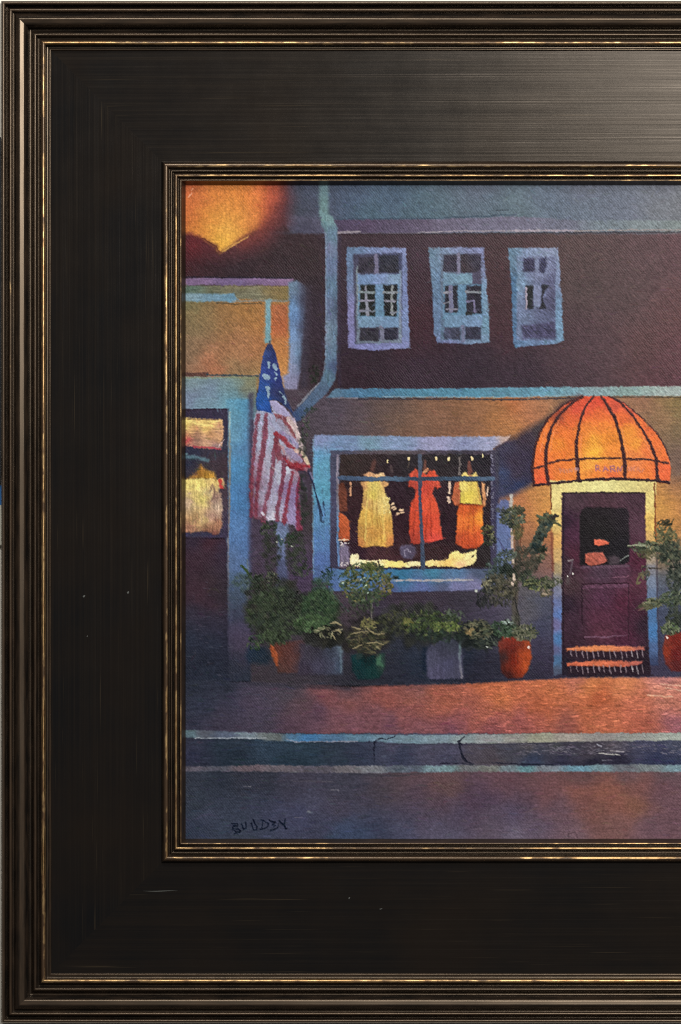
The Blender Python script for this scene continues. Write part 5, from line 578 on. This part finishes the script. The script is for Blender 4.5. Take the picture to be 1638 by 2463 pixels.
def box(x0, x1, y0, y1, h0, h1):
    c = [W(x, y, h) for h in (h0, h1) for y in (y0, y1) for x in (x0, x1)]
    return c, [(4, 6, 7, 5), (0, 1, 3, 2), (0, 4, 5, 1), (2, 3, 7, 6), (0, 2, 6, 4), (1, 5, 7, 3)]
# ---- materials --------------------------------------------------------------
def mat(name):
    m = bpy.data.materials.new(name); m.use_nodes = True; nt = m.node_tree; nt.nodes.clear()
    out = nt.nodes.new('ShaderNodeOutputMaterial'); b = nt.nodes.new('ShaderNodeBsdfPrincipled'); nt.links.new(b.outputs[0], out.inputs[0])
    return m, nt, b
def N(nt, t, **k):
    n = nt.nodes.new(t)
    for a, v in k.items(): setattr(n, a, v)
    return n
def math_(nt, op, a, b=None, clamp=False):
    n = N(nt, 'ShaderNodeMath', operation=op, use_clamp=clamp)
    for i, v in enumerate((a, b)):
        if v is None: continue
        if isinstance(v, (int, float)): n.inputs[i].default_value = v
        else: nt.links.new(v, n.inputs[i])
    return n.outputs[0]
def ramp(nt, src, stops):
    r = N(nt, 'ShaderNodeValToRGB'); nt.links.new(src, r.inputs[0]); e = r.color_ramp.elements
    while len(e) < len(stops): e.new(.5)
    for i, (p, c) in enumerate(stops): e[i].position = p; e[i].color = (c, c, c, 1) if not isinstance(c, tuple) else c + (1,)
    return r.outputs[0]
def noise(nt, vec, scale, detail=3., rough=.55, out=0):
    n = N(nt, 'ShaderNodeTexNoise'); n.inputs['Scale'].default_value = scale; n.inputs['Detail'].default_value = detail; n.inputs['Roughness'].default_value = rough
    nt.links.new(vec, n.inputs['Vector']); return n.outputs[out]
def mapping(nt, vec, scale, rot=(0, 0, 0)):
    m = N(nt, 'ShaderNodeMapping'); m.inputs['Scale'].default_value = scale; m.inputs['Rotation'].default_value = rot; nt.links.new(vec, m.inputs[0]); return m.outputs[0]
def mix(nt, f, a, b):
    m = N(nt, 'ShaderNodeMix', data_type='RGBA')
    for s, v in ((0, f), (6, a), (7, b)):
        if isinstance(v, (int, float)): m.inputs[s].default_value = v
        elif isinstance(v, tuple): m.inputs[s].default_value = v + (1,)
        else: nt.links.new(v, m.inputs[s])
    return m.outputs[2]
def bump(nt, b, h, strength, dist, prev=None):
    n = N(nt, 'ShaderNodeBump'); n.inputs['Strength'].default_value = strength; n.inputs['Distance'].default_value = dist
    nt.links.new(h, n.inputs['Height'])
    if prev: nt.links.new(prev, n.inputs['Normal'])
    if b: nt.links.new(n.outputs[0], b.inputs['Normal'])
    return n.outputs[0]

# oil paint on canvas: the pigment, sheen veil at the top included, is a mesh attribute, the weave is a bump
M_OIL, nt, b = mat('oil_paint')
at = N(nt, 'ShaderNodeAttribute', attribute_name='pigment'); nt.links.new(at.outputs['Color'], b.inputs['Base Color'])
geo = N(nt, 'ShaderNodeNewGeometry').outputs['Position']
warp = mapping(nt, geo, (1, 1, 1), (0, math.radians(38), 0))
wv = N(nt, 'ShaderNodeTexWave', wave_type='BANDS', bands_direction='X'); wv.inputs['Scale'].default_value = 215; wv.inputs['Distortion'].default_value = 3.4; wv.inputs['Detail'].default_value = 2; wv.inputs['Detail Scale'].default_value = 3; nt.links.new(warp, wv.inputs['Vector'])
n1 = noise(nt, geo, 1100, 2, .6); n2 = noise(nt, mapping(nt, geo, (1, 1, 5)), 260, 4, .6); n3 = noise(nt, geo, 14, 2)
hs = math_(nt, 'ADD', math_(nt, 'MULTIPLY', math_(nt, 'MULTIPLY', wv.outputs['Fac'], ramp(nt, n3, [(.38, .08), (.62, 1.)])), .8), math_(nt, 'ADD', math_(nt, 'MULTIPLY', n1, 1.2), math_(nt, 'MULTIPLY', n2, 1.)))
bump(nt, b, hs, .42, .0002)
b.inputs['Roughness'].default_value = .38; b.inputs['Specular IOR Level'].default_value = .07
M_CANV, nt, b = mat('canvas_edge'); b.inputs['Base Color'].default_value = (.45, .41, .34, 1); b.inputs['Roughness'].default_value = .9

# frame mouldings: black lacquer rubbed through to gold leaf and red-brown clay
def frame_material(name):
    m, nt, b = mat(name)
    uvn = N(nt, 'ShaderNodeUVMap').outputs[0]; g = N(nt, 'ShaderNodeAttribute', attribute_name='gild').outputs['Fac']
    geo = N(nt, 'ShaderNodeNewGeometry').outputs['Position']
    worn = noise(nt, mapping(nt, uvn, (1, 5, 1)), 26, 3, .65); fine = noise(nt, mapping(nt, uvn, (1, 2.2, 1)), 120, 2, .6); region = noise(nt, mapping(nt, uvn, (1, .3, 1)), 7, 2, .5)
    t = math_(nt, 'ADD', math_(nt, 'ADD', math_(nt, 'MULTIPLY', worn, .7), math_(nt, 'MULTIPLY', fine, .38)), math_(nt, 'MULTIPLY', region, .75))
    # t averages near .76 ; more gilding where the wear and the crest agree
    f = ramp(nt, math_(nt, 'SUBTRACT', math_(nt, 'ADD', t, math_(nt, 'MULTIPLY', g, .62)), .62), [(.77, 0.), (.90, 1.)])
    f = math_(nt, 'MULTIPLY', f, math_(nt, 'GREATER_THAN', g, .05))
    clay = mix(nt, ramp(nt, noise(nt, mapping(nt, uvn, (1, 9, 1)), 40, 4, .6), [(.4, 0.), (.66, 1.)]), (.0050, .0042, .0038), (.019, .0125, .0085))
    rub = math_(nt, 'MULTIPLY', g, .55, True)
    base = mix(nt, rub, clay, (.060, .034, .018))
    gold = mix(nt, ramp(nt, fine, [(.35, 0.), (.65, 1.)]), (.21, .115, .05), (.43, .285, .13))
    nt.links.new(mix(nt, f, base, gold), b.inputs['Base Color']); nt.links.new(f, b.inputs['Metallic'])
    rg = math_(nt, 'ADD', math_(nt, 'MULTIPLY', f, .06), math_(nt, 'ADD', math_(nt, 'MULTIPLY', region, .16), .22)); nt.links.new(rg, b.inputs['Roughness'])
    b.inputs['Specular IOR Level'].default_value = .62; b.inputs['Specular Tint'].default_value = (1, .78, .56, 1)
    nb = bump(nt, None, noise(nt, mapping(nt, uvn, (1, 10, 1)), 24, 2, .5), .05, .0006); bump(nt, b, f, .08, .00015, nb)
    return m
M_MOULD = frame_material('rubbed_black_and_gold')
# the flat panel: satin black brushed along each rail
M_PANEL, nt, b = mat('brushed_black_panel')
uvn = N(nt, 'ShaderNodeUVMap').outputs[0]
st1 = noise(nt, mapping(nt, uvn, (2.2, 330, 1)), 1, 5, .75); st2 = noise(nt, mapping(nt, uvn, (7, 1500, 1)), 1, 3, .7); blot = noise(nt, mapping(nt, uvn, (1, 1, 1)), 9, 4, .55); blot2 = noise(nt, uvn, 48, 4, .6)
line_ = ramp(nt, noise(nt, mapping(nt, uvn, (9, 620, 1)), 1, 2, .6), [(.66, 0.), (.74, 1.)])
tint = mix(nt, ramp(nt, blot, [(.38, 0.), (.66, 1.)]), (.0045, .0046, .0050), (.0078, .0060, .0050))
tint = mix(nt, ramp(nt, st1, [(.45, 0.), (.75, .75)]), tint, (.0095, .0072, .0055)); tint = mix(nt, math_(nt, 'MULTIPLY', line_, .5), tint, (.035, .026, .016))
nt.links.new(tint, b.inputs['Base Color'])
nt.links.new(math_(nt, 'ADD', math_(nt, 'ADD', math_(nt, 'MULTIPLY', st1, .10), math_(nt, 'MULTIPLY', blot2, .06)), .165), b.inputs['Roughness'])
b.inputs['Specular IOR Level'].default_value = .5; b.inputs['Specular Tint'].default_value = (1, .85, .70, 1)
nb = bump(nt, None, st1, .4, .0002); nb = bump(nt, None, blot2, .12, .0003, nb); bump(nt, b, st2, .12, .00008, nb)
sp = noise(nt, mapping(nt, uvn, (3.5, 1000, 1)), 1, 3, .75); sp2 = ramp(nt, sp, [(.36, .10), (.5, .14), (.62, .19), (.69, .36)])
nt.links.new(math_(nt, 'MULTIPLY', sp2, math_(nt, 'ADD', .75, math_(nt, 'MULTIPLY', blot2, .45))), b.inputs['Specular IOR Level'])

# ---- the frame ----------------------------------------------------------------
ROOT = empty('framed_painting', W(1502, 2461, -40), 'dark gilt edged picture frame holding an oil painting of a shop front at dusk', 'framed painting')
bpy.context.view_layer.update()
FX0, FX1, FY0, FY1 = 3., 3000., 2., 2461.
OUTER = [(0, -46, 0), (0, 18, 0), (.6, 24, .1), (2, 29, .2), (4.5, 31, .35), (7.5, 30, .3), (9.5, 26, .1), (10.5, 17, 0), (13, 9, 0), (16, 11, 0), (17.2, 18, .1), (18.6, 26, .25), (21, 29, .45), (24, 28.6, .42), (26.4, 25, .15), (27.5, 18, 0), (30, 17, 0),
         (34, 25, 0), (38.5, 30, .05), (42, 33.2, .1), (44, 33.6, .16), (49, 32.7, .2), (54, 31.6, .16), (57.5, 29, .08), (61, 23, 0), (64, 17.5, .0), (65.5, 8, 0), (68, 1, 0), (73, 1, 0), (75.5, 8, 0), (77, 15.5, .1), (79.5, 19.8, .25), (82.5, 19.6, .28), (85, 16.5, .1), (87, 10, 0), (90, 4, 0),
         (92.5, 6, .1), (94.2, 13, .3), (96.8, 20, .7), (100.5, 22.5, .92), (104, 21, .95), (106.6, 16, .7), (108, 8, .1), (109.5, 3.5, 0), (114, 3, 0), (115.5, 4.4, .1), (118, 4.4, .34), (119.4, 2.6, .2), (120.4, .2, 0), (122, -1.5, 0)]
INNER = [(385, -1.5, 0), (386, 2, 0), (387, 6, 0), (389.5, 11, .1), (392.5, 14.5, .55), (396.5, 15.5, .8), (400, 13.5, .8), (402, 9.5, .2), (404.5, 2, 0), (407, 5, 0), (408.2, 9.6, .1), (409.8, 9.8, .32), (411.2, 7.5, 0), (413.5, -1, 0), (415.4, 2, 0), (416.8, 8, .5), (419.6, 10.2, .9), (422.6, 9, .85), (424.4, 5, .1),
         (426, -3, 0), (428.2, -1, 0), (429.8, 5.6, .5), (432, 6.4, .8), (434, 4.4, .6), (436, -1, .25), (439, -7, .18), (442, -13, .12), (444, -19, .05), (444.5, -26, 0)]
PANEL = [(119, 0, 0), (385.5, 0, 0), (388, 0, 0)]
def resample(pts, step):
    out = []
    for i in range(len(pts) - 1):
        p0 = pts[max(i - 1, 0)]; p1 = pts[i]; p2 = pts[i + 1]; p3 = pts[min(i + 2, len(pts) - 1)]
        n = max(1, int(math.hypot(p2[0] - p1[0], p2[1] - p1[1]) / step))
        for k in range(n):
            t = k / n; out.append(tuple(.5 * ((2 * p1[c]) + (-p0[c] + p2[c]) * t + (2 * p0[c] - 5 * p1[c] + 4 * p2[c] - p3[c]) * t * t + (-p0[c] + 3 * p1[c] - 3 * p2[c] + p3[c]) * t ** 3) for c in range(3)))
    out.append(pts[-1]); return out
def rail(side, prof, name, m, nseg, wear=0.):
    co, uv, gd = [], [], []; ts = np.linspace(0, 1, nseg + 1); rs = np.random.RandomState(hash((side, name)) % 1000 if False else {'left': 3, 'top': 5, 'right': 8, 'bottom': 11}[side])
    for (d, h, g) in prof:
        a = {'left': ((FX0 + d, FY0 + d), (FX0 + d, FY1 - d)), 'right': ((FX1 - d, FY1 - d), (FX1 - d, FY0 + d)), 'top': ((FX1 - d, FY0 + d), (FX0 + d, FY0 + d)), 'bottom': ((FX0 + d, FY1 - d), (FX1 - d, FY1 - d))}[side]
        for t in ts:
            x = a[0][0] + (a[1][0] - a[0][0]) * t; y = a[0][1] + (a[1][1] - a[0][1]) * t
            w = wear * (math.sin(x * .013 + y * .017 + d * .02) + .6 * math.sin(x * .041 + y * .037 + d * .05)) if 0 < t < 1 else 0
            co.append(W(x, y, h + w)); along = (y if side in ('left', 'right') else x) * S
            off = {'left': 0, 'right': 3, 'top': 7, 'bottom': 11}[side]; uv.append((along + off, d * S + off)); gd.append(max(0., min(1., g)))
    n = nseg + 1; f = []
    for i in range(len(prof) - 1):
        for k in range(nseg): f.append((i * n + k, i * n + k + 1, (i + 1) * n + k + 1, (i + 1) * n + k))
    f = [tuple(q) for q in f]
    return new_mesh(name, np.array(co) - np.array(ROOT.location), f, m, ROOT, True, {'gild': ('FLOAT', gd)}, uv)
PO, PI_ = resample(OUTER, 1.1), resample(INNER, .9)
for side in ('left', 'top', 'right', 'bottom'):
    r1 = rail(side, PO, 'outer_moulding', M_MOULD, 90, .28); r2 = rail(side, PI_, 'inner_moulding', M_MOULD, 70, .18); r3 = rail(side, PANEL, 'panel', M_PANEL, 4)
    if side == 'left': LP = r3
    if side == 'bottom': BP = r3
    for r, t in ((r1, 'outer moulding'), (r2, 'inner moulding'), (r3, 'flat black panel')): r['label'] = '%s along the %s side of the frame' % (t, side)
# back of the frame, so it is solid against the wall
c, f = box(FX0 + 2, FX1 - 2, FY0 + 2, FY1 - 2, -58, -44); o = new_mesh('backing_board', np.array(c) - np.array(ROOT.location), f, M_CANV, ROOT, False)
# scratch and specks of dust lying on the panel
M_DUST, nt, b = mat('pale_dust'); b.inputs['Base Color'].default_value = (.055, .058, .052, 1); b.inputs['Roughness'].default_value = .8
for (P, px, py, ln, wd) in ((BP, 386, 2143, 84, 1.6), (LP, 202, 1434, 6, 5), (LP, 308, 1425, 5, 6), (BP, 840, 2160, 4, 4), (LP, 210, 1530, 3, 3), (BP, 916, 2186, 8, 2)):
    n = 9; cc = []; ff = []
    for i in range(n):
        t = i / (n - 1); ww = wd * .5 * math.sin(math.pi * min(.97, max(.03, t))); x = px + (t - .5) * ln; y = py + .8 * math.sin(t * 5)
        cc += [W(x, y - ww, .2), W(x, y, .9), W(x, y + ww, .2)]
        if i: q = 3 * i; ff += [(q - 3, q - 2, q + 1, q), (q - 2, q - 1, q + 2, q + 1)]
    new_mesh('scratch' if ln > 20 else 'dust_speck', np.array(cc) - np.array(ROOT.location), ff, M_DUST, P, True)

# ---- the painted canvas ----------------------------------------------------------
paint_all()
lin = np.where(IMG <= .04045, IMG / 12.92, ((IMG + .055) / 1.055) ** 2.4)
grey = lin.mean(axis=2, keepdims=True)
lin = np.clip((grey + (lin - grey) * SAT) * PAINT_GAIN - .0060, .0012, .9)
CH = -18.
relief = HGT * .42 + STREAK_D * .10 + WOB * .05
relief = (relief + np.roll(relief, 1, 0) + np.roll(relief, 1, 1) + np.roll(relief, -1, 0) + np.roll(relief, -1, 1)) / 5.
k = (D - CH) / D
PX = (GX - 819.) * S * k; PZ = (1231.5 - GY) * S * k; PY = -(CH + relief) * S
VCO = np.stack([PX, PY, PZ], -1).reshape(-1, 3) - np.array(ROOT.location); VCOL = np.concatenate([lin, np.ones(lin.shape[:2] + (1,))], -1).reshape(-1, 4)
flab = LAB[:-1, :-1].copy(); nr = np.searchsorted(XS, 1660); flab[:, nr:] = flab[:, np.clip(np.searchsorted(XS, 3280 - XS[nr:-1]), 0, nr - 1)]
base_ = np.isin(flab, [1, 2, 7, 8] + [i for i in range(1, len(LABELS)) if LABELS[i][0] in ('painted_sidewalk', 'painted_kerb', 'painted_road')]); flab[:, nr:] = np.where(base_, flab, 7)[:, nr:]; flab[flab == 0] = 7
for _pass in range(2):   # lone cells join what surrounds them
    for lb in np.unique(flab):
        m_ = flab == lb; nb_ = sum(np.roll(m_, s, a) for s in (1, -1) for a in (0, 1)); flab[m_ & (nb_ == 0)] = np.roll(flab, 1, 1)[m_ & (nb_ == 0)]
JJ, II = np.meshgrid(np.arange(NY - 1), np.arange(NX - 1), indexing='ij'); V0 = JJ * NX + II
def piece(name, mask, parent):
    v = V0[mask]; q = np.stack([v, v + NX, v + NX + 1, v + 1], -1); u, inv = np.unique(q.ravel(), return_inverse=True)
    return new_mesh(name, VCO[u], inv.reshape(-1, 4), M_OIL, parent, True, {'pigment': ('FLOAT_COLOR', VCOL[u])})
c, f = box(CX0 + 2, CX1 - 2, CY0 + 2, CY1 - 2, -44, CH - 2); CANVAS = new_mesh('canvas', np.array(c) - np.array(ROOT.location), f, M_CANV, ROOT, False); CANVAS['label'] = 'oil painting of a lit shop front with flag and orange awning'
for i in range(1, len(LABELS)):
    m_ = flab == i
    if m_.sum() < 12: continue
    o = piece(LABELS[i][0], m_, CANVAS); o['label'] = LABELS[i][1]

# ---- wall and the slivers of neighbours at the left edge -----------------------------
M_WALL, nt, b = mat('painted_wall'); geo = N(nt, 'ShaderNodeNewGeometry').outputs['Position']
nt.links.new(mix(nt, noise(nt, geo, 3, 3), (.62, .58, .50), (.70, .66, .58)), b.inputs['Base Color']); b.inputs['Roughness'].default_value = .85; bump(nt, b, noise(nt, geo, 220, 4), .2, .001)
wall = new_mesh('wall', [(-3, .0175, -2), (3, .0175, -2), (3, .0175, 2.2), (-3, .0175, 2.2)], [(0, 1, 2, 3)], M_WALL, None, False); wall['kind'] = 'structure'; wall['label'] = 'pale cream wall behind the frame'
def plain(name, col, r=.6):
    m, nt, b = mat(name); b.inputs['Roughness'].default_value = r; geo = N(nt, 'ShaderNodeNewGeometry').outputs['Position']
    nt.links.new(mix(nt, noise(nt, geo, 60, 3), tuple(c * .85 for c in col), tuple(min(1, c * 1.12) for c in col)), b.inputs['Base Color']); return m
card = empty('wall_card', W(-60, 1311, -58), 'white wall card with blue header left of the frame', 'wall card')
for nm, y0, y1, cc in (('card_header', 1167, 1214.8, (.03, .16, .42)), ('card_body', 1215, 1311, (.62, .60, .50))):
    c, f = box(-140, 4.6, y0, y1, -59, -50); new_mesh(nm, np.array(c) - np.array(card.location), f, plain(nm, cc), card, False)
nb_ = empty('picture_frame', W(-160, 1140, -58), 'charcoal framed picture just left of the large frame', 'picture frame')
for (x0, x1, y0, y1) in ((-330, 2, 330, 372), (-330, 2, 1098, 1140), (-40, 2, 372.3, 1097.7), (-330, -288, 372.3, 1097.7)):
    c, f = box(x0, x1, y0, y1, -59, -22); new_mesh('frame_rail', np.array(c) - np.array(nb_.location), f, plain('charcoal', (.03, .032, .036), .4), nb_, False)
c, f = box(-290, -38, 370, 1100, -58.5, -48); new_mesh('picture_mount', np.array(c) - np.array(nb_.location), f, plain('mount', (.34, .33, .30)), nb_, False)

# ---- light -------------------------------------------------------------------------
def area(name, loc, aim, size, watts, col=(1, 1, 1), sy=None):
    l = bpy.data.lights.new(name, 'AREA'); l.energy = watts; l.color = col; l.size = size
    if sy: l.shape = 'RECTANGLE'; l.size_y = sy
    o = bpy.data.objects.new(name, l); COL.objects.link(o); o.location = loc
    from mathutils import Vector
    o.rotation_euler = (Vector(aim) - Vector(loc)).to_track_quat('-Z', 'Y').to_euler(); return o
for a in LAMPS: area(*a)
wd = bpy.data.worlds.new('World'); SC.world = wd; wd.use_nodes = True; bg = wd.node_tree.nodes['Background']; bg.inputs[0].default_value = (.92, .95, 1, 1); bg.inputs[1].default_value = AMBIENT
# ---- camera ------------------------------------------------------------------------
cam = bpy.data.cameras.new('camera'); co_ = bpy.data.objects.new('camera', cam); COL.objects.link(co_); co_.location = (0, -2.0, 0); co_.rotation_euler = (math.radians(90), 0, 0)
cam.sensor_fit = 'VERTICAL'; cam.sensor_height = 24; cam.lens = 24 * 2.0 / (2463 * S); cam.clip_start = .05; cam.clip_end = 50; SC.camera = co_
SC.render.engine = 'CYCLES'; SC.cycles.max_bounces = 5; SC.cycles.pixel_filter_type = 'BLACKMAN_HARRIS'; SC.cycles.filter_width = 1.15; SC.cycles.use_denoising = DENOISE
SC.view_settings.view_transform = 'Standard'; SC.view_settings.look = 'None'; SC.view_settings.exposure = 0; SC.view_settings.gamma = 1
SC.render.film_transparent = False
